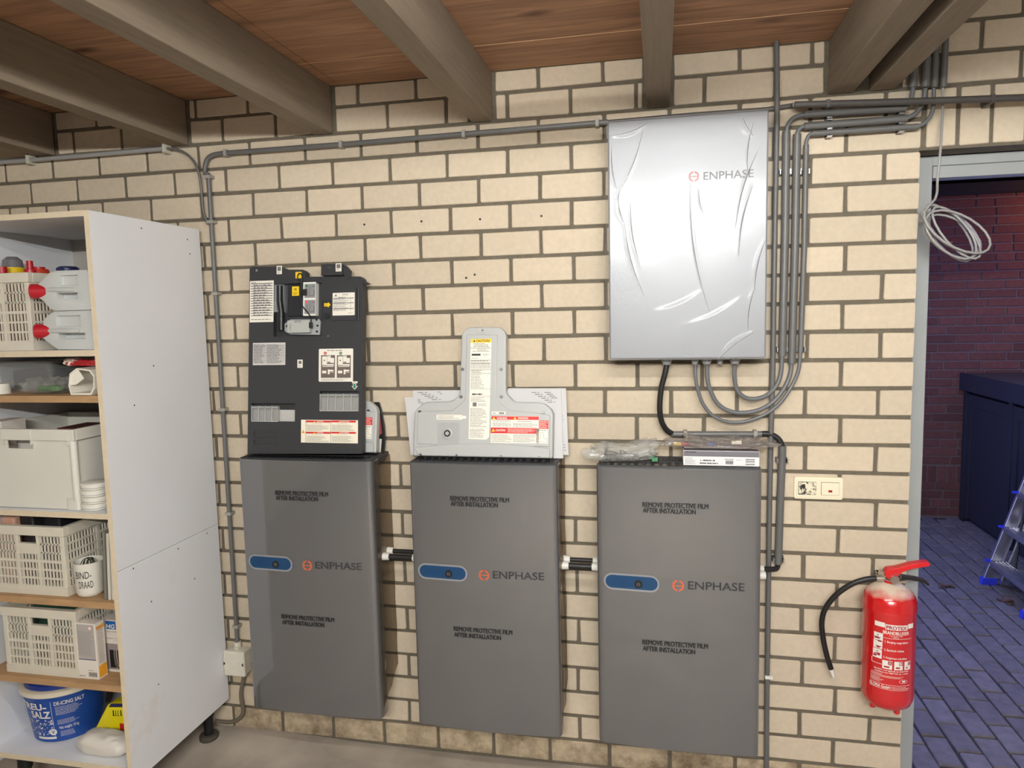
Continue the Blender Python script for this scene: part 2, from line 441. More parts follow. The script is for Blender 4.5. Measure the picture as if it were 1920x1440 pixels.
for i, (vis, size, b) in enumerate(cand):
    soldier = b[3] > 0.15
    yy = random.Random(i).uniform(-0.0012, 0.0008)
    dep = 0.1 if soldier else 0.014
    if vis and nb < 299:
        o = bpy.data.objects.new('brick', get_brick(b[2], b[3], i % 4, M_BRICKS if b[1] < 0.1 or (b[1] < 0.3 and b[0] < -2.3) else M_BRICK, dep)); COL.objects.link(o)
        o.location = (b[0], yy, b[1]); o.parent = wall; nb += 1
    else:
        vs, fs = brick_mesh(b[2], b[3], random.Random(i), dep)
        rest.add([(x + b[0], y + yy, z + b[1]) for x, y, z in vs], fs)
tag(rest.build('bricks', M_BRICK, wall), kind='stuff')
# grime line low on the wall and drill holes
mh = MB()
for px, py in [(683, 421), (790, 415), (900, 411), (1015, 405), (874, 521), (890, 515)]:
    p = W(px, py, -0.0015); mh.cyl((p.x, -0.0018, p.z), (p.x, 0.0, p.z), 0.0042, n=10)
mh.build('drill_holes', M_INK, wall)

# ---- ceiling: plywood sheets on joists
ceil = bpy.data.objects.new('ceiling', None); COL.objects.link(ceil); ceil.location = (-2, 0, CEIL_Z)
tag(ceil, kind='structure', label='plywood ceiling carried by rough timber joists')
ys = [0.0, -0.246, -1.47, -2.69, -3.91, -5.6]
for i in range(5):
    for (a, b) in ((-4.3, -1.86), (-1.857, 0.04)):
        MB().box(a + 2, ys[i + 1] + 0.0015, 0.0, b + 2, ys[i] - 0.0015, 0.018).build('ceiling_panel', M_PLY, ceil)
for xa, xb in ((-1.286, -0.749), (-0.673, -0.174), (-1.896, -1.362)):
    MB().box(xa + 2, -0.2475, -0.0008, xb + 2, -0.2445, 0.001).build('seam_strip', mat('pale_seam', (206, 170, 128), 0.6), ceil)  # thin pale strips along the seam between ceiling panels
for x in BEAMS + [-0.014]:
    MB().box(x - BW + 2, -5.6, BEAM_Z - CEIL_Z, x + BW + 2, 0.0, 0).build('joist', M_BEAM, ceil, bevel=0.004)
MB().box(0.04 + 2, -5.6, 0.4996, 2.6 + 2, 0.1, 0.55).build('loft_panel', M_BEAM, ceil)
# ---- other walls of the garage (behind and beside the photographer)
M_DULL = mat('dull_wall', (200, 190, 172), 0.9, var=0.08, scale=3)
M_DOOR = mat('grey_garage_door', (120, 120, 122), 0.6, var=0.1, scale=4)
tag(MB().box(-4.4, -5.6, -0.1, -4.3, 0.1, 3.1).build('wall_left', M_DULL), kind='structure')
tag(MB().box(-4.4, -5.7, -0.1, 2.7, -5.6, 3.1).build('wall_front', M_DOOR), kind='structure')
tag(MB().box(2.6, -5.7, -0.1, 2.7, 0.1, 3.1).build('wall_right', M_DULL), kind='structure')
tag(MB().box(-4.4, -5.7, 3.06, 2.7, 0.1, 3.12).build('wall_top', M_DULL), kind='structure')

# ---- door frame
d = bpy.data.objects.new('door_1', None); COL.objects.link(d); d.location = (0.1, 0.1, 0)
tag(d, kind='structure', label='grey metal frame of the open doorway')
MB().box(-0.02, 0.0, -0.03, 0.075, 0.06, 2.196).build('jamb', M_FRAME, d, bevel=0.003)
MB().box(0.0755, -0.002, 2.127, 2.46, 0.058, 2.166).build('head_rail', M_FRAME, d, bevel=0.003)
MB().box(-0.02, 0.004, 2.1675, 2.46, 0.058, 2.2).build('head_trim', M_FRAME, d, bevel=0.003)
MB().box(2.36, 0.0, -0.03, 2.5, 0.06, 2.196).build('jamb', M_FRAME, d, bevel=0.003)
MB().box(0.076, -0.09, -0.06, 2.36, 0.06, -0.012).build('threshold', M_CONC, d)

# ================================================================== OUTSIDE
OUT_Z = -0.03; RW = 3.8
def vis_px(q): return 1700 < q[0] < 1930 and 0 < q[1] < 1445
pav = MB().box(0.02, 0.16, OUT_Z - 0.1, 4.2, 4.1, OUT_Z - 0.012).build('floor_outside', M_SAND)
tag(pav, kind='structure', label='yard paved with small grey-blue concrete pavers')
pvm = {}
def paver_mesh(var):
    if var in pvm: return pvm[var]
    rg = random.Random(var + 400); w, l = 0.0430, 0.0935; j = lambda: rg.uniform(-0.002, 0.002)
    base = [(-w, -l), (w, -l), (w, l), (-w, l)]
    lo = [(x + j(), y + j()) for x, y in base]; hi = [(x * 0.90, y * 0.95) for x, y in lo]
    vs = [(x, y, -0.02) for x, y in lo] + [(x, y, -0.005) for x, y in lo] + [(x, y, rg.uniform(-0.001, 0.001)) for x, y in hi]
    fs = [(8, 9, 10, 11)] + [(i + a, (i + 1) % 4 + a, (i + 1) % 4 + a + 4, i + a + 4) for a in (0, 4) for i in range(4)]
    me = bpy.data.meshes.new('paver'); me.from_pydata(vs, [], fs); me.update(); me.materials.append(M_PAVER); pvm[var] = me
    return me
rest = MB(); npv = 0; cnt = 0; plist = []
for i in range(0, 42):
    x = 0.09 + i * 0.0965
    for j in range(-1, 20):
        y = 0.30 + j * 0.2 + (0.1 if i % 2 else 0) + random.Random(i).uniform(-0.02, 0.02)
        if y - 0.1 < 0.15 or y + 0.1 > RW: continue
        q = proj((x, y, OUT_Z)); plist.append((not vis_px(q), q[2], x, y))
plist.sort()
for hid, dep, x, y in plist:
    cnt += 1; rg = random.Random(cnt)
    rz = rg.uniform(-0.025, 0.025); dz = rg.uniform(-0.003, 0.003)
    me = paver_mesh(cnt % 7)
    if not hid and npv < 295:
        o = bpy.data.objects.new('paver', me); COL.objects.link(o); o.location = (x, y, OUT_Z + dz); o.rotation_euler = (rg.uniform(-0.012, 0.012), rg.uniform(-0.012, 0.012), rz); o.parent = pav; npv += 1
    else:
        rest.add([(v.co.x + x, v.co.y + y, v.co.z + OUT_Z + dz) for v in me.vertices], [tuple(p.vertices) for p in me.polygons])
tag(rest.build('pavers', M_PAVER, pav), kind='stuff')

rw = tag(MB().box(-0.6, RW + 0.004, -0.1, 4.6, RW + 0.2, 3.4).build('wall_outside', M_REDMO), kind='structure', label='dark red brick wall across the yard with pale joints')
rest = MB(); nr = 0; RP = 0.272; RH = 0.071
zc0 = OUT_Z + 0.01
row = 0; z = zc0; rlist = []
SOLD = W(1760, 890, RW).z
while z < 3.35:
    if abs(z + 0.07 - SOLD) < 0.037:
        for i in range(60): rlist.append((-0.55 + i * 0.0725, z + 0.065, 0.059, 0.13))
        z += 0.142; row += 1; continue
    rg = random.Random(row); x = -0.6 + rg.uniform(0, RP)
    while x < 4.5:
        w = RP if rg.random() > 0.25 else RP / 2
        rlist.append((x + w / 2, z + RH / 2, w - 0.013, RH - 0.012)); x += w
    z += RH; row += 1
def order(t):
    q = proj((t[0], RW, t[1])); return (not (1735 < q[0] < 1925 and 330 < q[1] < 975 and not (q[0] > 1800 and q[1] > 745)), q[0])
rlist.sort(key=order)
for i, t in enumerate(rlist):
    if not order(t)[0] and nr < 298:
        o = bpy.data.objects.new('brick', get_brick(t[2], t[3], i % 3, M_REDBR)); COL.objects.link(o); o.location = (t[0], RW - 0.004, t[1]); o.parent = rw; nr += 1
    else:
        vs, fs = brick_mesh(t[2], t[3], random.Random(i)); rest.add([(x + t[0], y + RW - 0.004, z + t[1]) for x, y, z in vs], fs)
tag(rest.build('bricks', M_REDBR, rw), kind='stuff')
M_DARKW = mat('dark_stained_wood', (22, 20, 20), 0.8)
tag(MB().box(0.9, 3.62, W(1850, 362, 3.7).z, 4.4, 3.78, W(1850, 348, 3.7).z + 0.02).build('canopy_beam', M_DARKW, bevel=0.006), 'dark timber beam running along the top of the red brick wall', 'beam')
tag(MB().box(0.5, 2.75, 2.66, 4.4, 3.79, 2.72).build('canopy_roof', M_DARKW), 'dark flat canopy roof above the red brick wall', 'canopy')
tag(MB().box(4.2, 0.1, -0.1, 4.4, 4.0, 2.4).build('wall_yard', M_REDBR), kind='structure')

# dark blue storage chest along the yard
M_NAVY = mat('navy_paint', (31, 33, 42), 0.55, var=0.06, scale=12)
M_NAVYT = mat('navy_top', (46, 45, 48), 0.7, var=0.08, scale=12)
ch = thing('storage_chest', 'dark navy wooden storage chest with panelled doors against the red brick wall', 'chest', (1.70, 2.7, OUT_Z))
CT = 1.19
MB().box(0.03, -1.35, 0, 0.85, 1.09, CT - 0.06).build('body', M_NAVY, ch)
MB().box(-0.03, -1.4, CT - 0.1, 0.9, 1.095, CT).build('lid', M_NAVYT, ch, bevel=0.005)
MB().box(-0.045, -1.41, CT - 0.13, -0.03, 1.095, CT + 0.005).build('front_rail', M_NAVY, ch)
for y0, y1 in ((-1.32, -0.52), (-0.44, 0.27), (0.33, 1.04)):
    dr = MB().box(0.008, y0, 0.03, 0.03, y1, CT - 0.16).build('door', M_NAVY, ch, bevel=0.003)
    f = MB(); t = 0.07
    f.box(-0.004, y0, 0.03, 0.008, y0 + t, CT - 0.16); f.box(-0.004, y1 - t, 0.03, 0.008, y1, CT - 0.16); f.box(-0.004, y0 + t, CT - 0.25, 0.008, y1 - t, CT - 0.16)
    f.build('door_frame', M_NAVY, dr)
MB().box(-0.012, 1.04, 0, 0.03, 1.09, CT - 0.1).build('corner_post', M_NAVY, ch)
MB().box(-0.012, 0.27, 0, 0.03, 0.33, CT - 0.13).build('corner_post', M_NAVY, ch)

# aluminium step ladder
M_ALU = mat('aluminium', (200, 200, 208), 0.32, 1.0, var=0.06, scale=20)
M_BLUEP = mat('blue_plastic', (40, 52, 190), 0.45)
ld = thing('step_ladder', 'aluminium step ladder with blue plastic end caps standing on the pavers', 'ladder', (1.255, 1.757, OUT_Z))
LW = 0.51; SL = 0.305
def rail_x(z): return z * SL
for yy, s in ((LW, 1), (0.0, -1)):
    top = 1.05
    MB().prism_y([(0, 0.02), (0.075, 0.02), (rail_x(top) + 0.075, top), (rail_x(top), top)], yy - 0.012, yy + 0.012).build('rail', M_ALU, ld, bevel=0.003)
    MB().prism_y([(-0.008, 0.0), (0.082, 0.0), (0.088, 0.045), (-0.002, 0.045)], yy - 0.018, yy + 0.018).build('foot', M_BLUEP, ld, bevel=0.004)
    MB().prism_y([(0.085, 0.02), (0.105, 0.02), (rail_x(0.94) + 0.105, 0.94), (rail_x(0.94) + 0.085, 0.94)], yy * 0.86 + 0.03 - 0.01, yy * 0.86 + 0.03 + 0.01).build('rear_leg', M_ALU, ld)
for i in range(4):
    z = 0.155 + 0.218 * i; x = rail_x(z)
    st = MB().box(x - 0.012, 0.012, z - 0.03, x + 0.085, LW - 0.012, z).build('step', M_ALU, ld, bevel=0.003)
    rb = MB()
    for q in range(5): rb.box(x + 0.0 + q * 0.018, 0.02, z, x + 0.006 + q * 0.018, LW - 0.02, z + 0.003)
    rb.build('tread_ribs', M_ALU, st)
    cp = MB().box(x - 0.03, LW - 0.012, z - 0.008, x + 0.02, LW + 0.015, z + 0.004); cp.build('end_cap', M_BLUEP, st, bevel=0.002)
MB().box(0.21, 0.04, 0.42, 0.232, LW - 0.08, 0.45).build('cross_bar', M_ALU, ld)
MB().tube(smooth_path([(0.2, LW - 0.06, 0.62), (0.17, LW - 0.08, 0.4), (0.14, LW - 0.1, 0.15), (0.13, LW - 0.12, 0.06), (0.09, LW - 0.08, 0.1)]), 0.008, 8).build('strap', M_RUBBER, ld, smooth=60)
# dry leaves
M_LEAF = mat('dry_leaf', (92, 64, 48), 0.8)
for i, (px, py) in enumerate([(1772, 1100), (1776, 1098), (1893, 1130), (1885, 1126)]):
    p = G(px, py, OUT_Z + 0.006); s = 0.045
    m = MB(); rg = random.Random(i)
    m.grid(lambda u, v: (s * (u - 0.5) * 2 * sin(pi * (0.1 + 0.85 * v)) * 0.45, s * (v - 0.5) * 2, 0.012 * abs(u - 0.5) + 0.006 * sin(7 * v)), 4, 8)
    o = m.build('dry_leaf', M_LEAF, smooth=60); o.location = (p.x, p.y, OUT_Z + 0.004); o.rotation_euler = (0, 0, rg.uniform(0, 6))
    tag(o, ['brown dry leaf lying on the pavers nearest the fire extinguisher', 'curled brown leaf beside another leaf on the pavers', 'brown leaf on the pavers just in front of the ladder', 'small dry leaf on the pavers beside the ladder foot'][i], 'leaf', 'dry leaves on the paving')
# outdoor wall lamp above the frame, warm
ol = thing('outdoor_lamp', 'warm outdoor lamp hanging from the canopy beam beyond the frame', 'lamp', (2.55, 3.7, 2.4))
MB().cyl((0, 0, 0.0), (0, 0, W(1850, 362, 3.7).z - 2.4), 0.012).build('stem', M_BLACK, ol)
MB().lathe([(0.01, 0.02), (0.035, 0.0), (0.04, -0.06), (0.02, -0.09)]).build('bulb', mat('warm_bulb', (255, 190, 120), emit=6), ol)
pl = bpy.data.lights.new('outdoor_light', 'POINT'); pl.energy = 14; pl.color = (1.0, 0.40, 0.16); pl.shadow_soft_size = 0.06
plo = bpy.data.objects.new('outdoor_light', pl); COL.objects.link(plo); plo.location = (2.5, 3.35, 2.45)
# tube fitting on the joists above the frame, two unseen fill tubes added behind
def lit_tube(nm, power):
    m = bpy.data.materials.new(nm); m.use_nodes = True
    q = m.node_tree.nodes['Principled BSDF']; q.inputs['Emission Color'].default_value = TUBE_COL; q.inputs['Emission Strength'].default_value = power
    return m
for lp, lb, k in ((LAMP, 'white fluorescent tube fitting hanging under the joists before the brick wall', lit_tube('lit_tube', TUBE_POWER)), (FILL_LAMP2, 'added fill tube lamp under the joists just behind the photographer', lit_tube('fill_tube', FILL_POWER2)), (FILL_LAMP3, 'added fill tube lamp under the joists far behind the photographer', lit_tube('fill_tube_rear', FILL_POWER3))):
    tf = thing('tube_lamp', lb, 'lamp', (lp.x, lp.y, lp.z + 0.05), group='tube lamps')
    MB().box(-0.62, -0.03, 0.0, 0.62, 0.03, 0.0446).build('housing', M_WHITE, tf, bevel=0.004)
    MB().cyl((-0.58, 0, -0.022), (0.58, 0, -0.022), 0.013, n=12).build('tube', k, tf, smooth=40)
    for s in (-1, 1): MB().box(s * 0.595 - 0.012, -0.015, -0.038, s * 0.595 + 0.012, 0.015, 0.0).build('lamp_holder', M_WHITE, tf)

# ================================================================== BATTERIES
BZ0, BZ1 = 0.227, 1.202; BHW = 0.265; BFY = -0.186; BULGE = 0.013
M_BAT = mat('grey_film_steel', (92, 92, 93), 0.42, 0.15, var=0.015, scale=3, coat=1.0)
M_GRILLE = mat('dark_grille', (44, 45, 47), 0.5)
M_FILM = film_mat('clear_film', (200, 190, 176), 0.22, 0.12, haze=(112, 107, 102))
M_BLUEL = mat('blue_label', (4, 58, 98), 0.6)
M_BLUED = mat('blue_square', (20, 60, 170), 0.5)
M_GREYT = mat('logo_grey', (50, 50, 54), 0.5)
M_GLAND = mat('white_nylon', (220, 217, 208), 0.4)
def bfront(x):
    u = max(-1, min(1, x / BHW)); y = BFY - BULGE * (1 - u * u)
    e = BHW - abs(x); r = 0.016
    if e < r: y += r - sqrt(max(0, r * r - (r - e) ** 2))
    return y
B2 = -1.313
def bloc(px, py):
    p = W(px, py, BFY - 0.007); return (p.x - B2, p.z - BZ0)
def brect(p0, p1):
    a = bloc(*p0); b = bloc(*p1); return (a[0], min(a[1], b[1]), b[0], max(a[1], b[1]))
def onb(off): return lambda p: Vector((p.x, bfront(p.x) - off, p.z))
def capsule(cx, cz, hw, hh, n=10):
    out = []
    for s in (1, -1):
        for k in range(n + 1):
            a = radians(-90 + 180 * k / n) if s == 1 else radians(90 + 180 * k / n)
            out.append((cx + s * (hw - hh) + hh * cos(a), cz + hh * sin(a)))
    return out
def logo_ring(parent, cx, cz, r, material, xf=None, y=-0.001):
    m = MB()
    def arc(a0, a1, r0, r1, n=10):
        vs = []
        for k in range(n + 1):
            a = radians(a0 + (a1 - a0) * k / n); vs += [(cx + r1 * cos(a), y, cz + r1 * sin(a)), (cx + r0 * cos(a), y, cz + r0 * sin(a))]
        m.add(vs, [(2 * k, 2 * k + 2, 2 * k + 3, 2 * k + 1) for k in range(n)])
    for a0, a1 in ((8, 82), (98, 172), (188, 262), (278, 352)): arc(a0, a1, r * 0.68, r)
    m.rect(cx - r * 0.98, cz - r * 0.1, cx - r * 0.3, cz + r * 0.1, y); m.rect(cx - r * 0.2, cz - r * 0.1, cx + r * 0.98, cz + r * 0.1, y)
    return m.build('logo_ring', material, parent, xf=xf)
def battery(xc, label, faded):
    b = thing('battery', label, 'battery', (xc, 0, BZ0), group='wall batteries')
    H = BZ1 - BZ0; n = 28
    pts = [(-BHW + 2 * BHW * i / n, bfront(-BHW + 2 * BHW * i / n)) for i in range(n + 1)]
    for e in (0.002, 0.005, 0.010):
        pts += [(-BHW + e, bfront(-BHW + e)), (BHW - e, bfront(BHW - e))]
    pts = sorted(set(pts))
    poly = pts + [(BHW, -0.125), (-BHW, -0.125)]
    m = MB().prism_z(poly, 0.0, H - 0.004)
    m.build('front_cover', M_BAT, b, smooth=35)
    MB().box(-BHW + 0.1, -0.125, 0.02, BHW - 0.1, -0.004, H - 0.025).build('body', M_GRILLE, b, bevel=0.004)
    g = MB()
    g.box(-BHW + 0.004, -0.176, H - 0.016, BHW - 0.004, -0.168, H); g.box(-BHW + 0.004, -0.02, H - 0.016, BHW - 0.004, -0.008, H)
    g.box(-BHW + 0.004, -0.168, H - 0.016, -BHW + 0.012, -0.02, H); g.box(BHW - 0.012, -0.168, H - 0.016, BHW - 0.004, -0.02, H)
    g.box(-BHW + 0.012, -0.1, H - 0.016, BHW - 0.012, -0.09, H)
    gr = g.build('top_grille', M_GRILLE, b)
    for i in range(19):
        x = -BHW + 0.022 + i * 0.0272
        MB().box(x - 0.0065, -0.168, H - 0.014, x + 0.0065, -0.02, H - 0.001).build('slat', M_GRILLE, gr)
    MB().box(-BHW + 0.012, -0.168, H - 0.03, BHW - 0.012, -0.02, H - 0.026).build('vent_floor', M_BLACK, gr)
    # printed protective film
    for (p0, p1, s) in (((845, 930.5), (955, 940), 'REMOVE PROTECTIVE FILM'), ((846, 941), (934, 949), 'AFTER INSTALLATION'), ((851.5, 1175), (961, 1187), 'REMOVE PROTECTIVE FILM'), ((852.5, 1186), (940, 1197), 'AFTER INSTALLATION')):
        r = brect(p0, p1); z = (r[1] + r[3]) / 2
        text(s, b, (r[0], z - 0.008, r[2], z + 0.008), M_INK, bold=0.0, strike=0.0010, xf=onb(0.0016), name='film_lettering')
    c = bloc(830, 1072.5); k = capsule(c[0], c[1], 0.0865, 0.0225)
    k1 = capsule(c[0], c[1], 0.093, 0.029)
    MB().prism_y(k1, -0.0004, 0).build('label_cutout', mat('bare_cover', (150, 151, 154), 0.5, 0.3), b, xf=lambda p: Vector((p.x, bfront(p.x) - 0.0014 + p.y, p.z)))
    lab = MB().prism_y(k, -0.0004, 0).build('status_label', M_BLUEL, b, xf=lambda p: Vector((p.x, bfront(p.x) - 0.0022 + p.y, p.z)))
    fine(lab, (c[0] - 0.066, c[1] - 0.013, c[0] + 0.002, c[1] + 0.013), 6, mat('label_ink', (8, 60, 105), 0.5), xf=onb(0.003), seed=4, fill=1)
    bc = bloc(842, 1075); MB().cyl((bc[0], bfront(bc[0]) - 0.0035, bc[1]), (bc[0], bfront(bc[0]) - 0.001, bc[1]), 0.0135, n=24).build('power_button', M_BLACK, b, smooth=40)
    logo_ring(b, bc[0], bc[1], 0.006, M_INKG, xf=onb(0.0041))
    sq = bloc(876, 1076.5); MB().rect(sq[0] - 0.0045, sq[1] - 0.0055, sq[0] + 0.0045, sq[1] + 0.0055, 0).build('pull_tab', M_BLUED, b, xf=onb(0.0016))
    lc = bloc(908.5, 1077); logo_ring(b, lc[0], lc[1], 0.0195, M_ORANGE, xf=onb(0.0016))
    r = brect((925, 1071), (1020, 1088)); z = (r[1] + r[3]) / 2 + 0.0015
    text('ENPHASE', b, (r[0], z - 0.0135, r[2], z + 0.0135), M_GREYT, bold=0.006, strike=0.0003, xf=onb(0.0016), name='logo_lettering')
    # side flap of the clear protective film, still wrapped round the open side
    def flap(u, v):
        z = 0.03 + (H - 0.04) * v; t = u
        z2 = max(z, 0.03 + 0.10 * t) if v < 0.2 else z
        wob = 0.0035 * noise.noise(Vector((t * 4 + xc, v * 9, 0))) + 0.004 * math.exp(-((t - 0.45 - 0.2 * sin(v * 6)) / 0.05) ** 2)
        return (BHW + 0.0008 + wob * min(1, t * 4), -0.165 + 0.158 * t, z2)
    MB().grid(flap, 14, 44).build('protective_film', M_FILM, b, smooth=60)
    return b
BX = [-1.984, -1.313, -0.652]
bats = [battery(BX[0], 'grey wall battery under the dark grey cover, nearest the white cupboard', True),
        battery(BX[1], 'middle grey wall battery with the white cover standing on it', False),
        battery(BX[2], 'grey wall battery with the carton and plastic bags on top', False)]
# cable glands and black link cables between the batteries
def gland(parent, x, y, z, d, L=0.03, r=0.017):
    g = MB(); g.cyl((x, y, z), (x + d * L * 0.5, y, z), r, n=6); g.cyl((x + d * L * 0.5, y, z), (x + d * L, y, z), r * 0.86, r * 0.7, n=14)
    return g.build('cable_gland', M_GLAND, parent, bevel=0.0012)
ZU = W(1085, 1050, -0.07).z; ZL = W(1085, 1062, -0.115).z
for i in range(3):
    for d in ((1,) if i == 0 else (-1, 1)):
        for yy, zz in ((-0.07, ZU), (-0.112, ZL)):
            gland(bats[i], d * (BHW - 0.06), yy, zz - BZ0, d, 0.085, 0.019)
for i, nm in ((0, 'between the left and middle batteries'), (1, 'between the middle and right batteries')):
    for yy, zz, r, w in ((-0.07, ZU, 0.0085, 'upper thin'), (-0.112, ZL, 0.0105, 'lower thick')):
        tag(MB().cyl((BX[i] + BHW + 0.02, yy, zz), (BX[i + 1] - BHW - 0.02, yy, zz), r, n=14).build('link_cable', M_RUBBER, smooth=40), w + ' black cable ' + nm, 'cable', 'battery link cables')

# ================================================================== GREY COVER ON THE LEFT BATTERY
M_CHAR = mat('charcoal_plastic', (47, 48, 50), 0.5, var=0.03, scale=90)
M_CHARD = mat('charcoal_dark', (40, 41, 44), 0.35)  # darker charcoal of the pocket plate, knockout and screw rings
fr = Frame(W(464, 852, -0.15) * 1.0, 0.118); fr.o.z = BZ1 + 0.010
def c1(X, Y, off=-0.0): return fr.at(430 + X / 3.6, 480 + Y / 3.6, off)
def r1(X0, Y0, X1, Y1, off=0.0):
    a = c1(X0, Y0, off); b = c1(X1, Y1, off); return (min(a[0], b[0]), min(a[1], b[1]), max(a[0], b[0]), max(a[1], b[1]))
gc = thing('inner_cover', 'dark grey plastic inner cover with many labels leaning on the wall', 'cover', fr.o, fr.rot)
ol_ = [c1(*q) for q in [(122, 1335), (137, 85), (150, 72), (352, 72), (392, 92), (495, 92), (513, 108), (513, 140), (885, 138), (900, 152), (893, 1335)]]
body = MB().prism_y(ol_, 0.0, 0.034).build('body', M_CHAR, gc)
pk = [(300, 190, 622, 540, 0.024), (610, 912, 873, 1048, 0.022), (148, 994, 442, 1120, 0.022), (165, 1185, 327, 1228, 0.004), (165, 1238, 327, 1272, 0.004), (628, 305, 686, 440, 0.006)]
cut(body, [(lambda r, d: (r[0], -0.01, r[1], r[2], d, r[3]))(r1(*q[:4]), q[4]) for q in pk])
bv = body.modifiers.new('bevel', 'BEVEL'); bv.width = 0.0025; bv.segments = 2; bv.limit_method = 'ANGLE'; bv.angle_limit = radians(50)
r = r1(112, 1338, 893, 1368); MB().box(r[0], -0.012, max(r[1], -0.004), r[2], 0.03, r[3]).build('bottom_flange', M_CHAR, gc, bevel=0.002)
r = r1(630, 60, 772, 132); br = MB().box(r[0], -0.014, r[1], r[2], 0.014, r[3]); br.build('top_bracket', M_CHAR, gc, bevel=0.002)
MB().prism_y([c1(772, 60), c1(790, 66), c1(820, 100), c1(815, 150), c1(795, 155), c1(772, 120)], -0.004, 0.01).build('bracket_ear', M_CHAR, gc)
MB().prism_y([c1(897, 160), c1(938, 182), c1(897, 190)], 0.01, 0.03).build('side_hook', M_CHAR, gc)
for X, Y in ((187, 98), (686, 83), (668, 540)):
    a = c1(X, Y); MB().cyl((a[0], -0.017 if Y < 90 else -0.003, a[1]), (a[0], 0.002, a[1]), 0.0045, n=12).build('screw', M_STEEL, gc)
def lab1(X0, Y0, X1, Y1, material=M_PAPER, r=0.0, y=-0.0006, name='label_sheet'): return panel(gc, r1(X0, Y0, X1, Y1), material, y, r=r, name=name)
def sub1(p, X0, Y0, X1, Y1, material, y=-0.0011, name='print'): return MB().rect(*[q for q in r1(X0, Y0, X1, Y1)], y).build(name, material, p)
def fin1(p, X0, Y0, X1, Y1, rows, seed, **k): return fine(p, r1(X0, Y0, X1, Y1), rows, seed=seed, y=-0.0012, **k)
l = lab1(140, 170, 298, 445); fin1(l, 148, 176, 205, 184, 1, 1, material=M_INK); fin1(l, 168, 190, 288, 405, 13, 2, h=0.3, fill=0.8)
m = MB()
for q in range(14): m.rect(*r1(146, 186 + q * 16.6, 293, 187.2 + q * 16.6), -0.0012)
m.rect(*r1(166, 186, 167.5, 404), -0.0012); m.build('table_lines', M_INKG, l); fin1(l, 148, 424, 285, 434, 1, 5, fill=1, material=M_INKG)
l = lab1(160, 587, 378, 735, mat('grey_label', (206, 202, 196), 0.5)); fin1(l, 166, 594, 250, 728, 12, 6); fin1(l, 262, 594, 372, 728, 12, 7, fill=0.75)
m = MB(); m.rect(*r1(256, 590, 257.2, 730), -0.0012)
for q in range(11): m.rect(*r1(163, 604 + q * 11.3, 375, 604.7 + q * 11.3), -0.0012)
m.build('table_lines', M_INKG, l)
l = lab1(460, 700, 495, 755); fin1(l, 465, 735, 490, 752, 3, 8); sub1(l, 468, 708, 488, 728, M_INKG)
for a in ((320, 68, 355, 122), (730, 55, 768, 108)):
    l = lab1(*a, y=-0.0006 if a[0] < 400 else -0.0148); fine(l, r1(a[0] + 4, a[1] + 36, a[2] - 4, a[3] - 4), 2, y=-0.0012 if a[0] < 400 else -0.0154, seed=3)
    MB().rect(*r1(a[0] + 6, a[1] + 6, a[2] - 6, a[1] + 32), -0.0012 if a[0] < 400 else -0.0154).build('print', M_INKG, l)
# wiring diagram label
l = lab1(605, 627, 835, 848, r=0.004); fin1(l, 662, 632, 776, 643, 1, 9, material=M_INK, fill=1)
for X, colr in ((648, (196, 40, 40)), (752, (30, 110, 60))):
    a = c1(X, 656); MB().cyl((a[0], -0.0014, a[1]), (a[0], -0.0005, a[1]), 0.0058, n=18).build('symbol', mat('dot%d' % colr[0], colr, 0.5), l)
text('x', l, r1(643, 651, 653, 661), M_PAPER, y=-0.0018); text('v', l, r1(746, 651, 758, 661), M_PAPER, y=-0.0018)
M_DIA = mat('diagram_brown', (104, 92, 84), 0.6)
for X0 in (620, 727):
    sub1(l, X0, 670, X0 + 93, 822, M_DIA)
    m = MB()
    for q in [(8, 8, 40, 66), (42, 3, 66, 50), (64, 18, 88, 52), (10, 70, 84, 78), (40, 60, 88, 68), (8, 104, 36, 122), (46, 96, 58, 128), (58, 98, 84, 110), (62, 116, 86, 118)]: m.rect(*r1(X0 + q[0], 670 + q[1], X0 + q[2], 670 + q[3]), -0.0016)
    m.build('diagram', M_PAPER, l)
    m = MB()
    for q in [(44, 8, 64, 9.5), (44, 44, 64, 48), (20, 30, 26, 40), (12, 72, 80, 74)]: m.rect(*r1(X0 + q[0], 670 + q[1], X0 + q[2], 670 + q[3]), -0.002)
    m.build('diagram_ink', M_INK, l)
fin1(l, 620, 826, 825, 844, 3, 11, fill=1)
M_GRN = mat('green_print', (24, 120, 96), 0.5)
l = lab1(828, 846, 866, 858); fin1(l, 832, 848, 862, 856, 1, 3)
MB().prism_y([c1(835, 860), c1(856, 860), c1(856, 878), c1(868, 878), c1(846, 902), c1(825, 878), c1(835, 878)], -0.0009, -0.0005).build('arrow_outline', M_PAPER, gc)
MB().prism_y([c1(839, 863), c1(852, 863), c1(852, 880), c1(860, 880), c1(846, 896), c1(832, 880), c1(839, 880)], -0.0014, -0.001).build('green_arrow', M_GRN, gc)
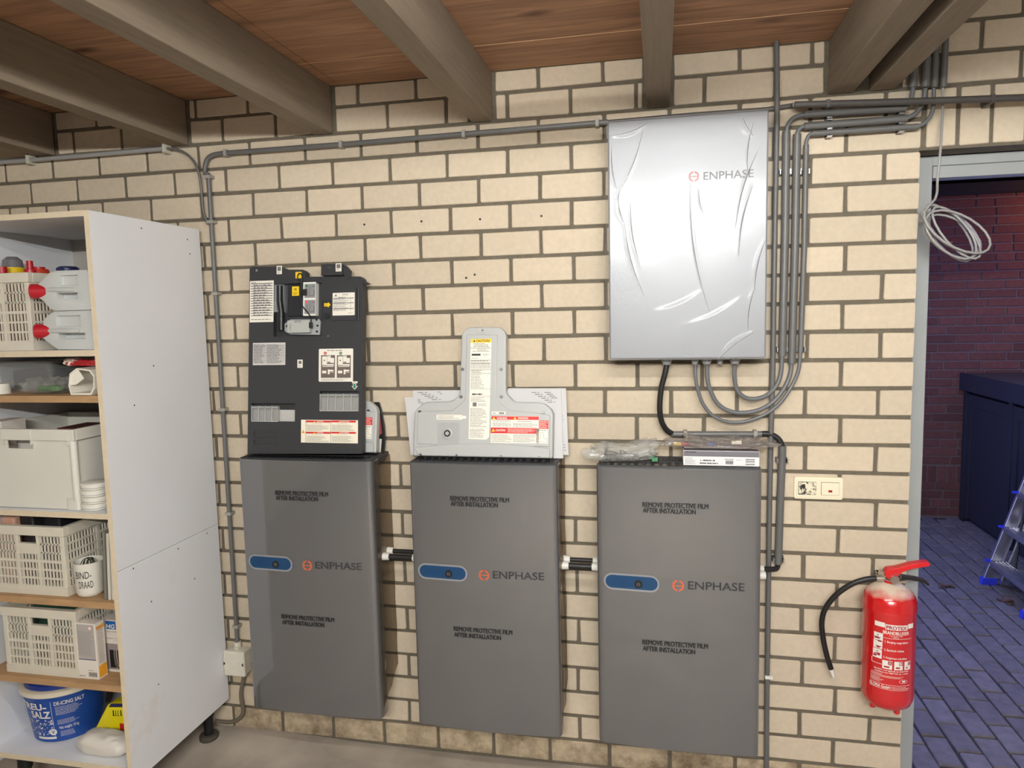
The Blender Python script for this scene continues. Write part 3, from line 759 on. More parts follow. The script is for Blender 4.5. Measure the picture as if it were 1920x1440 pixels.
# four-part warning label
l = lab1(485, 1105, 868, 1265, mat('cream_label', (236, 228, 206), 0.5))
for X0, X1, w in ((518, 684, 'WARNING'), (688, 855, 'WAARSCHUWING')):
    for Y0 in (1110, 1186):
        sub1(l, X0, Y0, X1, Y0 + 14, M_RED)
        text(w if Y0 < 1150 or X0 < 600 else 'AVERTISSEMENT', l, r1(X0 + (72 if w[2] == 'R' else 62), Y0 + 3, X0 + (118 if w[2] == 'R' else 124), Y0 + 11), M_PAPER, y=-0.0018, bold=0.02)
        MB().prism_y([c1(X0 + 52, Y0 + 12), c1(X0 + 62, Y0 + 12), c1(X0 + 57, Y0 + 2)], -0.0019, -0.0016).build('warning_sign', M_YEL, l)
        fin1(l, X0 + 40, Y0 + 19, X0 + 130, Y0 + 24, 1, 21, material=M_INK, fill=1); fin1(l, X0 + 6, Y0 + 28, X1 - 4, Y0 + 72, 7, int(X0 + Y0), h=0.35)
MB().prism_y([c1(488, 1196), c1(512, 1196), c1(500, 1172)], -0.0014, -0.001).build('warning_sign', mat('amber', (226, 170, 70), 0.5), l)
m = MB(); m.rect(*r1(685, 1108, 686.5, 1262), -0.0012); m.rect(*r1(517, 1108, 518, 1262), -0.0012); m.build('table_lines', M_INKG, l)
# pocket: strip, plates, gateway with its cable, yellow tags, indicator card
r = r1(303, 195, 375, 380, 0.02); MB().box(r[0], 0.010, r[1], r[2], 0.0235, r[3]).build('metal_plate', mat('bright_metal', (205, 207, 210), 0.25, 0.9), gc)
MB().tube([(c1(X, Y)[0], 0.006, c1(X, Y)[1]) for X, Y in ((335, 200), (335, 300), (345, 380), (345, 500))], 0.012, 8).build('flat_cable', M_BLACK, gc, smooth=60)
r = r1(405, 205, 500, 405, 0.02); MB().box(r[0], 0.012, r[1], r[2], 0.0235, r[3]).build('pocket_plate', M_CHARD, gc, bevel=0.002)
gw = MB().prism_y([c1(q[0], q[1]) for q in [(362, 455), (362, 505), (400, 528), (600, 530), (606, 440), (595, 424), (400, 426)]], 0.012, 0.02).build('gateway_bracket', mat('pale_grey_plastic', (158, 160, 160), 0.5), gc)
r = r1(397, 437, 548, 518); MB().box(r[0], -0.008, r[1], r[2], 0.012, r[3]).build('gateway', mat('silver_plastic', (176, 178, 172), 0.45), gc, bevel=0.002)
fine(gc, r1(448, 436, 498, 452), 2, y=-0.0088, seed=5, material=M_INK); text('ENPHASE', gc, r1(415, 460, 424, 505), M_INKG, y=-0.0088)
m = MB()
for X, Y in ((580, 428), (586, 468), (582, 508), (378, 472)):
    a = c1(X, Y); m.cyl((a[0], 0.009, a[1]), (a[0], 0.013, a[1]), 0.004, n=10)
m.build('bracket_holes', M_INK, gc)
cb = MB().tube(smooth_path([(c1(X, Y)[0], d, c1(X, Y)[1]) for X, Y, d in [(505, 250, -0.004), (490, 190, -0.008), (470, 150, -0.01), (478, 124, -0.012), (495, 124, -0.012), (502, 150, -0.012), (492, 230, -0.008), (484, 290, -0.006), (500, 340, -0.006), (545, 395, -0.008), (562, 430, -0.012), (562, 455, -0.014)]]), 0.0022, 8)
cb.build('usb_cable', M_RUBBER, gc, smooth=60)
r = r1(550, 450, 571, 488); MB().box(r[0], -0.016, r[1], r[2], -0.008, r[3]).build('cable_plug', M_RUBBER, gc, bevel=0.002)
r = r1(497, 225, 528, 268); MB().box(r[0], -0.007, r[1], r[2], -0.001, r[3]).build('cable_plug', M_RUBBER, gc, bevel=0.002)
l = lab1(447, 108, 487, 150, M_YEL); l = panel(gc, r1(420, 205, 465, 267), M_YEL, 0.004, th=0.004); fine(l, r1(428, 244, 458, 262), 3, M_INK, y=0.003, seed=2); logo_ring(l, *c1(443, 224), 0.005, M_INK, y=0.003)
r = r1(500, 178, 583, 402); l = panel(gc, r, mat('card_white', (226, 224, 216), 0.5), -0.001, th=0.024, name='indicator_card')
for Y0, mm in ((190, mat('led_green', (30, 120, 70), 0.4)), (298, mat('led_red', (230, 60, 60), 0.4, emit=0.6))):
    MB().rect(*r1(509, Y0, 581, Y0 + 92), -0.0016).build('card_panel', mat('card_grey', (138, 138, 138), 0.5), l)
    a = c1(524, Y0 + 13); MB().cyl((a[0], -0.003, a[1]), (a[0], -0.001, a[1]), 0.0042, n=14).build('status_dot', mm, l)
    m = MB()
    for q in [(16, 30, 18, 84), (36, 12, 37.5, 60), (50, 14, 68, 16), (30, 76, 64, 77.5), (62, 40, 64, 76), (30, 58, 32, 76)]: m.rect(*r1(509 + q[0], Y0 + q[1], 509 + q[2], Y0 + q[3]), -0.002)
    m.build('card_print', M_INK, l)
# hinged door with its label, yellow arrow
dr = panel(gc, r1(690, 216, 862, 433), M_CHAR, -0.005, r=0.003, th=0.006, name='hinged_door')
r = r1(868, 210, 878, 436); MB().cyl((r[0] + 0.004, -0.002, r[1]), (r[0] + 0.004, -0.002, r[3]), 0.0045, n=10).build('hinge', M_CHAR, dr)
l = panel(dr, r1(702, 251, 850, 400), M_PAPER, -0.0056, r=0.002); text('ENPHASE', l, r1(768, 256, 806, 267), M_INKG, y=-0.0064)
fine(l, r1(740, 276, 805, 284), 1, M_INK, y=-0.0064, seed=1, fill=1); fine(l, r1(708, 290, 828, 372), 9, y=-0.0064, seed=14); fine(l, r1(806, 382, 840, 390), 1, y=-0.0064, seed=15)
m = MB()
for Y in (286, 318, 356): m.rect(*r1(706, Y, 845, Y + 1), -0.0064)
m.rect(*r1(824, 288, 825, 374), -0.0064); m.build('table_lines', M_INKG, l)
MB().prism_y([c1(716, 274), c1(732, 274), c1(724, 258)], -0.0066, -0.0062).build('warning_sign', M_INKG, l)
MB().prism_y([c1(638, 318), c1(664, 318), c1(664, 310), c1(682, 329), c1(664, 347), c1(664, 340), c1(638, 340)], 0.002, 0.004).build('yellow_arrow', M_YEL, gc)
fine(gc, r1(642, 322, 664, 336), 2, M_INK, y=0.0012, seed=3, fill=1)
a = c1(655, 405); MB().cyl((a[0], 0.003, a[1]), (a[0], 0.0062, a[1]), 0.012, n=24).build('knockout', M_CHARD, gc)
# breaker windows
M_CLEAR = film_mat('clear_plastic', (228, 228, 228), 0.22, 0.15)
M_RAIL = mat('pale_rail', (206, 204, 200), 0.35, 0.3)
for (X0, Y0, X1, Y1, n, xe) in ((610, 918, 873, 1046, 5, 873), (148, 1000, 442, 1118, 4, 330)):
    r = r1(X0, Y0 + 38, X1, Y1); MB().box(r[0], 0.016, r[1], r[2], 0.0215, r[3]).build('din_rail', M_RAIL, gc)
    for i in range(n):
        a = X0 + (xe - X0) * i / n; q = r1(a + 2, Y0 + 12, a + (xe - X0) / n - 2, Y1)
        k = MB().box(q[0], 0.001, q[1], q[2], 0.014, q[3]).build('breaker_blank', M_CLEAR, gc)
        fe = MB(); fe.box(q[0] - 0.0006, 0.0002, q[1], q[0] + 0.0006, 0.001, q[3]); fe.box(q[0], 0.0002, q[1] - 0.0005, q[2], 0.001, q[1] + 0.0012)
        zz = q[3]
        fe.box(q[0] + 0.003, 0.0002, zz - 0.006, q[2] - 0.003, 0.001, zz - 0.005)
        fe.build('clear_edges', mat('clear_edge', (215, 215, 212), 0.3), k)

# ================================================================== WHITE COVERS
M_CASE = mat('light_grey_case', (176, 177, 174), 0.4)
def white_cover(org, label, full):
    f = Frame(W(772, 862, -0.135), 0.165); f.o.z = BZ1 + 0.009
    w = thing('battery_cover', label, 'cover', Vector(org), f.rot, 'white battery covers')
    def c(X, Y, off=0.0): return f.at(740 + X / 4.8, 590 + Y / 4.8, off)
    def r(X0, Y0, X1, Y1, off=0.0):
        a = c(X0, Y0, off); b = c(X1, Y1, off); return (min(a[0], b[0]), min(a[1], b[1]), max(a[0], b[0]), max(a[1], b[1]))
    out = [(205, 1302), (180, 1290), (162, 1262), (178, 880), (195, 850), (240, 808), (280, 785), (490, 778), (530, 765), (575, 728), (585, 690), (600, 190), (612, 155), (640, 125), (680, 110), (920, 110), (960, 120), (990, 150), (1004, 190), (1000, 690), (1012, 715), (1060, 770), (1090, 785), (1300, 788), (1350, 800), (1410, 850), (1428, 890), (1422, 1290), (1408, 1318), (1380, 1332)]
    MB().prism_y([(a, max(b, 0.0)) for a, b in (c(*q) for q in out)], 0.0, 0.032).build('shell', M_CASE, w, bevel=0.009, seg=3)
    inn = [(200, 1165), (210, 880), (270, 870), (520, 862), (600, 800), (636, 760), (650, 180), (925, 180), (918, 745), (960, 800), (1030, 862), (1300, 885), (1400, 905), (1398, 1190)]
    MB().prism_y([c(*q) for q in inn], -0.004, 0.004).build('raised_panel', M_CASE, w, bevel=0.003)
    low = [(185, 1210)] + [(185 + 1215 * t / 12, 1210 - 62 * sin(pi * (0.08 + 0.8 * t / 12)) + 18 * t / 12) for t in range(13)] + [(1400, 1300), (220, 1280)]
    MB().prism_y([(a, max(b, 0.002)) for a, b in (c(*q) for q in low)], -0.007, 0.004).build('lower_bulge', M_CASE, w, bevel=0.004)
    for X, Y in ((612, 493), (958, 493), (597, 739), (960, 740), (226, 874), (1338, 890), (238, 1284), (562, 1292), (960, 1305), (1306, 1316), (792, 142)):
        a = c(X, Y); a = (a[0], max(a[1], 0.007)); yy = -0.0075 if Y > 1250 else -0.0025
        s = MB().cyl((a[0], yy, a[1]), (a[0], 0.005, a[1]), 0.0042, n=12).build('screw', M_STEEL, w)
        MB().box(a[0] - 0.0032, yy - 0.0005, a[1] - 0.0012, a[0] + 0.0032, yy, a[1] + 0.0012).build('screw_slot', M_INK, s); MB().cyl((a[0], yy + 0.001, a[1]), (a[0], yy + 0.0022, a[1]), 0.0058, n=14).build('screw_ring', M_CHARD, s)
    q = r(740, 118, 850, 165); MB().box(q[0], -0.002, q[1], q[2], 0.002, q[3]).build('top_clip', M_CASE, w, bevel=0.001)
    Yl = -0.0045
    def sheet(X0, Y0, X1, Y1, m_=M_PAPER, y=Yl): return panel(w, r(X0, Y0, X1, Y1), m_, y)
    def pr(p, X0, Y0, X1, Y1, m_, y=Yl - 0.0006, name='print'): return MB().rect(*r(X0, Y0, X1, Y1), y).build(name, m_, p)
    def fp(p, X0, Y0, X1, Y1, rows, seed, **k): return fine(p, r(X0, Y0, X1, Y1), rows, seed=seed, y=Yl - 0.0007, **k)
    L = MB().prism_y([c(688, 222), c(875, 222), c(852, 1100), c(828, 1125), c(668, 1118)], Yl, Yl + 0.0004).build('long_label', M_PAPER, w)
    pr(L, 688, 222, 875, 252, M_YEL); text('CAUTION', L, r(738, 227, 856, 247), M_INK, y=Yl - 0.0011, bold=0.02)
    MB().prism_y([c(710, 247), c(730, 247), c(720, 227)], Yl - 0.0012, Yl - 0.0008).build('warning_sign', M_INK, L)
    fp(L, 712, 258, 850, 294, 3, 1, material=M_INK, fill=1); text('ENPHASE', L, r(750, 310, 826, 322), M_INKG, y=Yl - 0.0009); fp(L, 705, 326, 855, 336, 1, 2, material=M_INK, fill=1)
    pr(L, 697, 354, 776, 370, M_INK); fp(L, 795, 352, 862, 370, 3, 3); fp(L, 692, 388, 775, 396, 1, 4, material=M_INK)
    m = MB()
    for Y in (302, 410, 440, 480, 495, 530, 668, 730, 740): m.rect(*r(688, Y, 868, Y + 2), Yl - 0.0007)
    m.build('table_lines', M_INKG, L)
    fp(L, 690, 412, 865, 476, 5, 5, fill=0.9); fp(L, 692, 498, 800, 526, 3, 6, material=M_INK); fp(L, 690, 536, 855, 665, 10, 7, fill=0.65); fp(L, 700, 708, 836, 726, 1, 8, material=M_INK, h=0.7)
    fp(L, 690, 744, 845, 786, 4, 9); fp(L, 755, 800, 840, 824, 2, 10); pr(L, 706, 790, 740, 826, M_INKG); fp(L, 684, 840, 842, 1015, 14, 11, fill=0.8); fp(L, 680, 1025, 830, 1110, 7, 12, fill=0.9)
    s = sheet(380, 900, 610, 945); fp(s, 392, 906, 600, 940, 3, 13, fill=0.85); s = sheet(610, 910, 645, 936)
    s = sheet(875, 872, 1000, 900); fp(s, 885, 878, 930, 896, 1, 14); 
    m = MB()
    for q in range(9): m.rect(*r(942 + q * 5, 878, 944.5 + q * 5 + (q % 3) * 0.6, 896), Yl - 0.0008)
    m.build('barcode', M_INK, s)
    s = sheet(870, 912, 1300, 1160); sheet(1275, 1025, 1380, 1160)
    pr(s, 873, 914, 1300, 948, M_RED)
    for X in (922, 1112):
        text('WARNING', s, r(X, 922, X + 92, 941), M_PAPER, y=Yl - 0.0012, bold=0.02)
        MB().prism_y([c(X - 40, 943), c(X - 12, 943), c(X - 26, 918)], Yl - 0.0013, Yl - 0.0009).build('warning_sign', M_YEL, s)
    fp(s, 882, 952, 1045, 964, 1, 15, material=M_INK, fill=1); fp(s, 1112, 956, 1262, 968, 1, 16, material=M_INK, fill=1); fp(s, 884, 970, 1050, 1008, 3, 17, fill=1); fp(s, 1070, 974, 1290, 1012, 3, 18, fill=1)
    pr(s, 868, 1015, 1277, 1072, M_RED); text('CAUTION!', s, r(912, 1030, 1000, 1050), M_PAPER, y=Yl - 0.0012, bold=0.02, italic=0.2)
    MB().prism_y([c(876, 1052), c(906, 1052), c(891, 1024)], Yl - 0.0013, Yl - 0.0009).build('warning_sign', M_YEL, s); fp(s, 1020, 1020, 1270, 1066, 5, 19, material=M_PAPER, fill=1)
    pr(s, 1300, 952, 1385, 1027, M_RED); fine(s, r(1304, 956, 1380, 1022), 6, M_PAPER, y=Yl - 0.0011, seed=20, fill=1)
    fp(s, 876, 1076, 1060, 1150, 7, 21, fill=1); fp(s, 1070, 1076, 1268, 1152, 7, 22, fill=1); fp(s, 1285, 1032, 1376, 1050, 2, 23, material=M_INK, fill=1)
    m = MB()
    o2 = [(1282, 1145), (1282, 1118), (1312, 1112), (1316, 1062), (1340, 1062), (1346, 1112), (1374, 1120), (1374, 1148)]
    for q in range(len(o2)):
        A = Vector((c(*o2[q])[0], Yl - 0.0008, c(*o2[q])[1])); B = o2[(q + 1) % len(o2)]; B = Vector((c(*B)[0], Yl - 0.0008, c(*B)[1]))
        n_ = (B - A).normalized().cross(Vector((0, 1, 0))) * 0.0004; m.poly([A - n_, A + n_, B + n_, B - n_])
    m.build('outline_drawing', M_INKG, s)
    # switch recess
    q = r(386, 962, 588, 1190)
    rec = MB().prism_y(rrect(*q, 0.004), -0.0052, -0.0038).build('switch_frame', M_CASE, w, bevel=0.001)
    q2 = r(394, 970, 580, 1182); MB().prism_y(rrect(*q2, 0.003), -0.0056, -0.0046).build('switch_plate', mat('case_shade', (164, 166, 163), 0.45), w)
    a = c(482, 1068)
    kn = MB().lathe([(0.020, 0), (0.020, 0.004), (0.016, 0.007), (0.0125, 0.007)], n=28)
    kn.build('knob_ring', M_CASE, w, smooth=40, xf=lambda p: Vector((a[0] + p.x, -0.0055 - p.z, a[1] + p.y)), fix=True)
    MB().cyl((a[0], -0.0128, a[1]), (a[0], -0.006, a[1]), 0.0125, n=24).build('knob_hole', M_BLACK, w); MB().cyl((a[0], -0.0134, a[1]), (a[0], -0.0128, a[1]), 0.007, n=20).build('knob_centre', mat('knob_grey', (176, 170, 172), 0.35), w)
    for X, Y in ((495, 976), (436, 1010), (548, 1010), (405, 1068), (577, 1068), (432, 1130), (489, 1158)):
        p = c(X, Y); MB().cyl((p[0], -0.0062, p[1]), (p[0], -0.0054, p[1]), 0.0016, n=10).build('rivet', M_STEEL, w)
    return w, f
fw0 = Frame(W(772, 862, -0.135), 0.165); fw0.o.z = BZ1 + 0.009
white_cover(fw0.o, 'light grey T-shaped cover with caution labels standing on the middle battery', True)
o2 = fw0.o + Vector((BX[0] - BX[1] + 0.004, 0.04, 0)); 
white_cover(o2, 'light grey cover mostly hidden behind the dark grey cover', False)
# black backing board behind it
f = Frame(Vector((-1.90, -0.034, BZ1 + 0.004)), 0.10)
bb = thing('backing_board', 'black board with curved edge and red sheet behind the hidden light grey cover', 'board', f.o, f.rot)
def cb_(px, py): return f.at(px, py)
MB().prism_y([cb_(690, 852), cb_(690, 754), cb_(711, 754), cb_(716, 772), cb_(721, 800), cb_(722, 825), cb_(720, 852)], 0.0, 0.008).build('board', M_BLACK, bb, bevel=0.002)
MB().prism_y([cb_(695, 815), cb_(695, 760), cb_(706, 762), cb_(713, 780), cb_(716, 812), cb_(712, 816)], -0.002, 0.0).build('red_sheet', mat('dull_red', (176, 74, 80), 0.6), bb)
MB().prism_y([cb_(709, 848), cb_(711, 823), cb_(716, 823), cb_(714, 848)], -0.0024, 0.0).build('edge_label', M_PAPER, bb)
# ---- sheets of paper leaning behind the white cover
M_SHEET = mat('paper_sheet', (200, 199, 198), 0.7)
def sheet_of(label, pts, y, tilt, prints):
    f = Frame(Vector((W(*pts[0], y).x, y, BZ1 + 0.002)), tilt)
    t = thing('paper_sheet', label, 'paper', f.o, f.rot, 'papers behind the white cover')
    ps = [f.at(*p) for p in pts]; ps = [(a, max(b, 0.0005)) for a, b in ps]
    MB().prism_y(ps, 0, 0.0012).build('sheet', M_SHEET, t)
    if prints:
        m = MB()
        for (px, py, w) in prints:
            a = f.at(px, py); b = f.at(px + w, py - 0.0); m.rect(a[0], a[1] - 0.0009, b[0], a[1] + 0.0009, -0.0003)
        m.build('print', M_INK, t)
pr_ = []
for i in range(5): pr_ += [(783 + i * 6.5, 736 + i * 3.3, 11), (797 + i * 6.5, 736 + i * 3.3, 4)]
pr_ += [(783, 749, 5), (783, 752, 6), (784, 755, 10), (790, 758, 4), (820, 735, 6), (825, 738, 4)]
for i in range(6): pr_ += [(997 + i * 6, 736 + i * 3.6, 9), (1008 + i * 6, 736 + i * 3.6, 3)]
for i in range(4): pr_ += [(1021 + i * 4, 736 + i * 3.4, 12)]
sheet_of('printed white sheet with staggered text directly behind the light grey cover', [(779, 862), (774, 732), (1052, 731), (1056, 862)], -0.094, 0.165, pr_)
sheet_of('blank white sheet whose corner shows left of the light grey cover', [(770, 862), (759, 745), (900, 741), (905, 862)], -0.087, 0.16, None)
sheet_of('white sheet sticking out right of the light grey cover', [(960, 853), (952, 728), (1061, 728), (1066, 853)], -0.080, 0.15, [(1055, 780, 1.5), (1056, 786, 1.5), (1057, 834, 3), (1057, 839, 3), (1058, 844, 3)])

# ================================================================== CONTROLLER BOX
CY = -0.155
M_CTRL = mat('brushed_silver', (126, 128, 131), 0.42, 0.3, var=0.02, scale=6, stretch=(1, 1, 14))
ca, cb2, cc, cd = W(1140, 224, CY), W(1441, 208, CY), W(1437, 674, CY), W(1142, 672, CY)
X0, X1 = (ca.x + cd.x) / 2, (cb2.x + cc.x) / 2; Z0, Z1 = (cc.z + cd.z) / 2, (ca.z + cb2.z) / 2
ct = thing('controller', 'silver metal controller box wrapped in clear film on the brick wall', 'controller', (X0, 0, Z0))
CWD, CHT = X1 - X0, Z1 - Z0
MB().box(0.004, CY + 0.02, 0.004, CWD - 0.004, -0.004, CHT - 0.004).build('housing', mat('grey_enclosure', (140, 142, 146), 0.45, 0.5), ct, bevel=0.004)
MB().box(0, CY, 0, CWD, CY + 0.022, CHT).build('front_cover', M_CTRL, ct, bevel=0.006, seg=3)
def cp_(px, py):
    p = W(px, py, CY); return (p.x - X0, p.z - Z0)
a = cp_(1301, 331); logo_ring(ct, a[0], a[1], 0.0165, mat('maroon_print', (150, 62, 52), 0.5), y=CY - 0.001)
a = cp_(1319, 338); b = cp_(1413, 317); zc = (a[1] + b[1]) / 2
text('ENPHASE', ct, (a[0], zc - 0.0125, b[0], zc + 0.0125), M_GREYT, y=CY - 0.001, bold=0.006, name='logo_lettering')
for px, r_, py in ((1250, 0.017, 682), (1303, 0.012, 679), (1325, 0.016, 680), (1350, 0.010, 676), (1378, 0.016, 680)):
    p = W(px, py, -0.075); x = p.x - X0
    g = MB(); g.cyl((x, -0.075, -0.002), (x, -0.075, -0.013), r_ * 1.08, n=6); g.cyl((x, -0.075, -0.013), (x, -0.075, -0.024), r_ * 0.95, r_ * 0.75, n=16)
    g.build('cable_gland', mat('grey_nylon', (150, 150, 150), 0.45), ct, bevel=0.001)
for px in (1267, 1281):
    x = W(px, 676, -0.1).x - X0; MB().cyl((x, -0.09, 0.004), (x, -0.09, -0.006), 0.004, n=10).build('screw', M_STEEL, ct)
# wrinkled clear wrap
wr = [((0.03, 0.06), (0.25, 0.02), 0.006), ((0.07, 0.29), (0.22, 0.05), 0.004), ((0.07, 0.29), (0.06, 0.33), 0.003), ((0.06, 0.32), (0.10, 0.43), 0.004), ((0.10, 0.42), (0.22, 0.72), 0.004), ((0.52, 0.28), (0.64, 0.80), 0.004), ((0.57, 0.30), (0.60, 0.40), 0.003), ((0.93, 0.16), (0.80, 0.46), 0.004), ((0.90, 0.3), (0.82, 0.58), 0.004), ((0.98, 0.52), (0.92, 0.72), 0.003), ((0.92, 0.89), (0.70, 1.0), 0.005), ((0.92, 0.71), (0.88, 0.88), 0.003), ((0.84, 0.03), (0.90, 0.10), 0.004), ((0.3, 0.8), (0.6, 0.72), 0.012), ((0.14, 0.34), (0.2, 0.6), 0.003), ((0.02, 0.1), (0.05, 0.28), 0.003), ((0.9, 0.05), (0.87, 0.25), 0.003), ((0.5, 0.86), (0.85, 0.75), 0.012)]
def wrap(u, v):
    x = -0.012 + (CWD + 0.030) * u; z = -0.003 + (CHT + 0.014) * v; h = 0.0
    U, V = x / CWD, 1 - z / CHT
    for (p, q, s) in wr:
        ax, az = p[0] * CWD, p[1] * CHT; bx, bz = q[0] * CWD, q[1] * CHT
        dx, dz = bx - ax, bz - az; L2 = dx * dx + dz * dz
        t = max(0, min(1, ((U * CWD - ax) * dx + (V * CHT - az) * dz) / L2))
        bow = 0.012 * sin(pi * t)
        d2 = (U * CWD - ax - dx * t + bow * dz / sqrt(L2)) ** 2 + (V * CHT - az - dz * t - bow * dx / sqrt(L2)) ** 2
        h += 0.0022 * math.exp(-d2 / (s * s)) * sin(pi * (0.12 + 0.76 * t))
    h += 0.0006 * noise.noise(Vector((x * 9, z * 9, 2)))
    e = max(0, -x, x - CWD); y = CY - 0.002 - h + e * 2.2
    if z > CHT: y += (z - CHT) * 3
    return (x, y, z)
MB().grid(wrap, 150, 220).build('protective_film', film_mat('wrap_film', (250, 250, 250), 0.10, 0.14, haze=(245, 245, 245)), ct, smooth=180)

for (p_, q_, s_) in wr:
    if s_ > 0.008: continue
    dx, dz = (q_[0] - p_[0]) * CWD, (q_[1] - p_[1]) * CHT; L_ = sqrt(dx * dx + dz * dz); pts = []
    for k in range(13):
        t_ = k / 12; bow = 0.014 * sin(pi * t_) * L_ / 0.3
        pts.append(Vector((p_[0] * CWD + dx * t_ - bow * dz / L_, CY - 0.0036, CHT - p_[1] * CHT - dz * t_ - bow * dx / L_)))
    MB().tube(pts, [0.0004 + 0.0011 * sin(pi * k / 12) for k in range(13)], 6).build('crease_line', film_mat('crease_glint', (235, 235, 235), 0.5, 0.12, haze=(250, 250, 250)), ct, smooth=60)  # whitish tube paints the bright line along each crease
    MB().tube([v + Vector((0.0028, 0.0008, 0.0)) for v in pts], [0.0003 + 0.0007 * sin(pi * k / 12) for k in range(13)], 6).build('crease_line', film_mat('crease_shade', (205, 205, 207), 0.10, 0.2), ct, smooth=60)  # darker copy beside it paints the crease's shaded side
# ================================================================== CONDUITS AND CABLES
def clip(parent, p, size=0.02, material=None, along='z'):
    m = MB()
    if along == 'z': m.box(p.x - size * 0.75, p.y - 0.012, p.z - 0.006, p.x + size * 0.75, 0.0, p.z + 0.006)
    else: m.box(p.x - 0.006, p.y - 0.012, p.z - size * 0.75, p.x + 0.006, 0.0, p.z + size * 0.75)
    return m.build('clip', material or M_PVC, parent, bevel=0.0015)
def conduit(name, label, segs, clips=(), cat='conduit', group=None):
    """segs: (points, radius, material, part name)"""
    t = thing(name, label, cat, (0, 0, 0), group=group)
    lo = min((Vector(p) for s in segs for p in s[0]), key=lambda v: v.z)
    t.location = lo
    for pts, r, m_, nm in segs:
        MB().tube([Vector(p) - lo for p in pts], r, 14).build(nm, m_, t, smooth=60)
    for p, s, m_, al in clips:
        q = Vector(p); mm = MB()
        if al == 'z': mm.box(q.x - s, q.y - 0.9 * s, q.z - 0.006, q.x + s, -0.0015, q.z + 0.006)
        else: mm.box(q.x - 0.006, q.y - 0.9 * s, q.z - s, q.x + 0.006, -0.0015, q.z + s)
        if m_ is M_CLIPB:
            mm = MB()
            for sg in (-1, 1):
                if al == 'z': mm.box(q.x + sg * (s + 0.0005) - 0.002, q.y - 0.008, q.z - 0.008, q.x + sg * (s + 0.0005) + 0.002, -0.0125, q.z + 0.008)
                else: mm.box(q.x - 0.008, q.y - 0.008, q.z + sg * (s + 0.0005) - 0.002, q.x + 0.008, -0.0125, q.z + sg * (s + 0.0005) + 0.002)
            br_ = MB()
            if al == 'z': br_.box(q.x - s * 1.25, -0.0125, q.z - 0.008, q.x + s * 1.25, -0.0015, q.z + 0.008)
            else: br_.box(q.x - 0.008, -0.0125, q.z - s * 1.25, q.x + 0.008, -0.0015, q.z + s * 1.25)
            br_.v = [tuple(Vector(v) - lo) for v in br_.v]; br_.build('clip_base', M_CLIPB, t)
            m_ = M_STEEL
        mm.v = [tuple(Vector(v) - lo) for v in mm.v]
        mm.build('clip', m_, t, bevel=0.0008)
    return t
def WP(pts, y): return [W(px, py, y) for px, py in pts]
M_CLIPB = mat('black_clip', (46, 45, 44), 0.4)
M_CLIPG = mat('grey_clip', (150, 146, 138), 0.5)
M_CABG = mat('grey_cable', (100, 102, 103), 0.45)
YC = -0.022
# long conduit under the joists with the drop to the junction box
long1 = WP([(418, 287.5), (640, 271), (870, 251.5), (1140, 229)], YC)
bend = smooth_path([W(384.5, 330, YC), W(384.5, 312, YC), W(390, 297, YC), W(402, 290, YC), W(418, 287.5, YC)], 6)
drop = WP([(384.5, 330), (400, 520), (420, 765), (436, 960), (447, 1222)], YC)
xs_ = sum(p.x for p in drop) / len(drop); drop = [Vector((xs_, YC, p.z)) for p in drop]; bend[0] = drop[0].copy(); bend[1].x = xs_
conduit('wall_conduit', 'grey conduit running under the joists and down to the junction box', [(long1, 0.0095, M_PVC, 'pipe'), (bend, 0.0088, M_PVC, 'bend'), (drop, 0.0088, M_PVC, 'pipe')],
        [(W(x, y, YC), 0.013, M_CLIPG, 'x') for x, y in ((424, 287), (640, 271), (870, 251.5), (1120, 231))] + [(Vector((xs_, YC, W(420, y, YC).z)), 0.013, M_CLIPG, 'z') for y in (330, 415, 550, 768, 962, 1172)])
right = WP([(1140, 229), (1300, 215), (1440, 205), (1490, 197)], -0.012); right2 = WP([(1490, 196.5), (1700, 190.5), (1920, 183), (2100, 177)], -0.062)
conduit('wall_conduit', 'dark grey conduit passing over the silver box towards the doorway lintel', [(right, 0.0075, M_PVCD, 'pipe'), ([right[-1] + Vector((-0.005, 0, 0)), right2[0]], 0.0075, M_PVCD, 'bend'), (right2, 0.0105, M_PVCD, 'pipe')],
        [(W(x, y, -0.062), 0.012, M_PVCD, 'x') for x, y in ((1552, 195), (1860, 185.5))])
# left conduit with the cable out of its end
lc = WP([(-60, 309), (55, 300.5), (180, 290), (312, 278.5)], -0.028)
cab = smooth_path([W(312, 278.5, -0.028), W(335, 281, -0.03), W(356, 294, -0.03), W(370, 316, -0.03), W(377, 350, -0.025), W(381, 395, -0.022), W(390, 420, -0.02)], 6)
conduit('wall_conduit', 'pale conduit at upper left with a cable drooping out of its end', [(lc, 0.0088, mat('pale_pvc', (150, 148, 146), 0.35), 'pipe'), (cab, 0.0048, M_PVC, 'cable')], [(W(x, y, -0.028), 0.017, mat('ivory_clip', (190, 188, 172), 0.5), 'x') for x, y in ((56, 300), (311, 279))])
# thin tall conduit beside the controller, ceiling to floor
tall = [W(x, y, -0.03) for x, y in ((1456, 78), (1457, 200), (1455, 320), (1452, 480), (1449, 690), (1445, 830), (1442, 1000), (1440, 1150), (1438, 1300), (1437, 1440))]
tall = [Vector((p.x, -0.03, p.z)) for p in tall] + [Vector((W(1437, 1440, -0.03).x, -0.03, 0.02))]
conduit('wall_conduit', 'thin grey conduit dropping from the ceiling to the floor beside the silver box', [(tall, 0.0088, M_PVC, 'pipe')], [(W(1441, 1268, -0.03), 0.013, M_WHITE, 'z')])
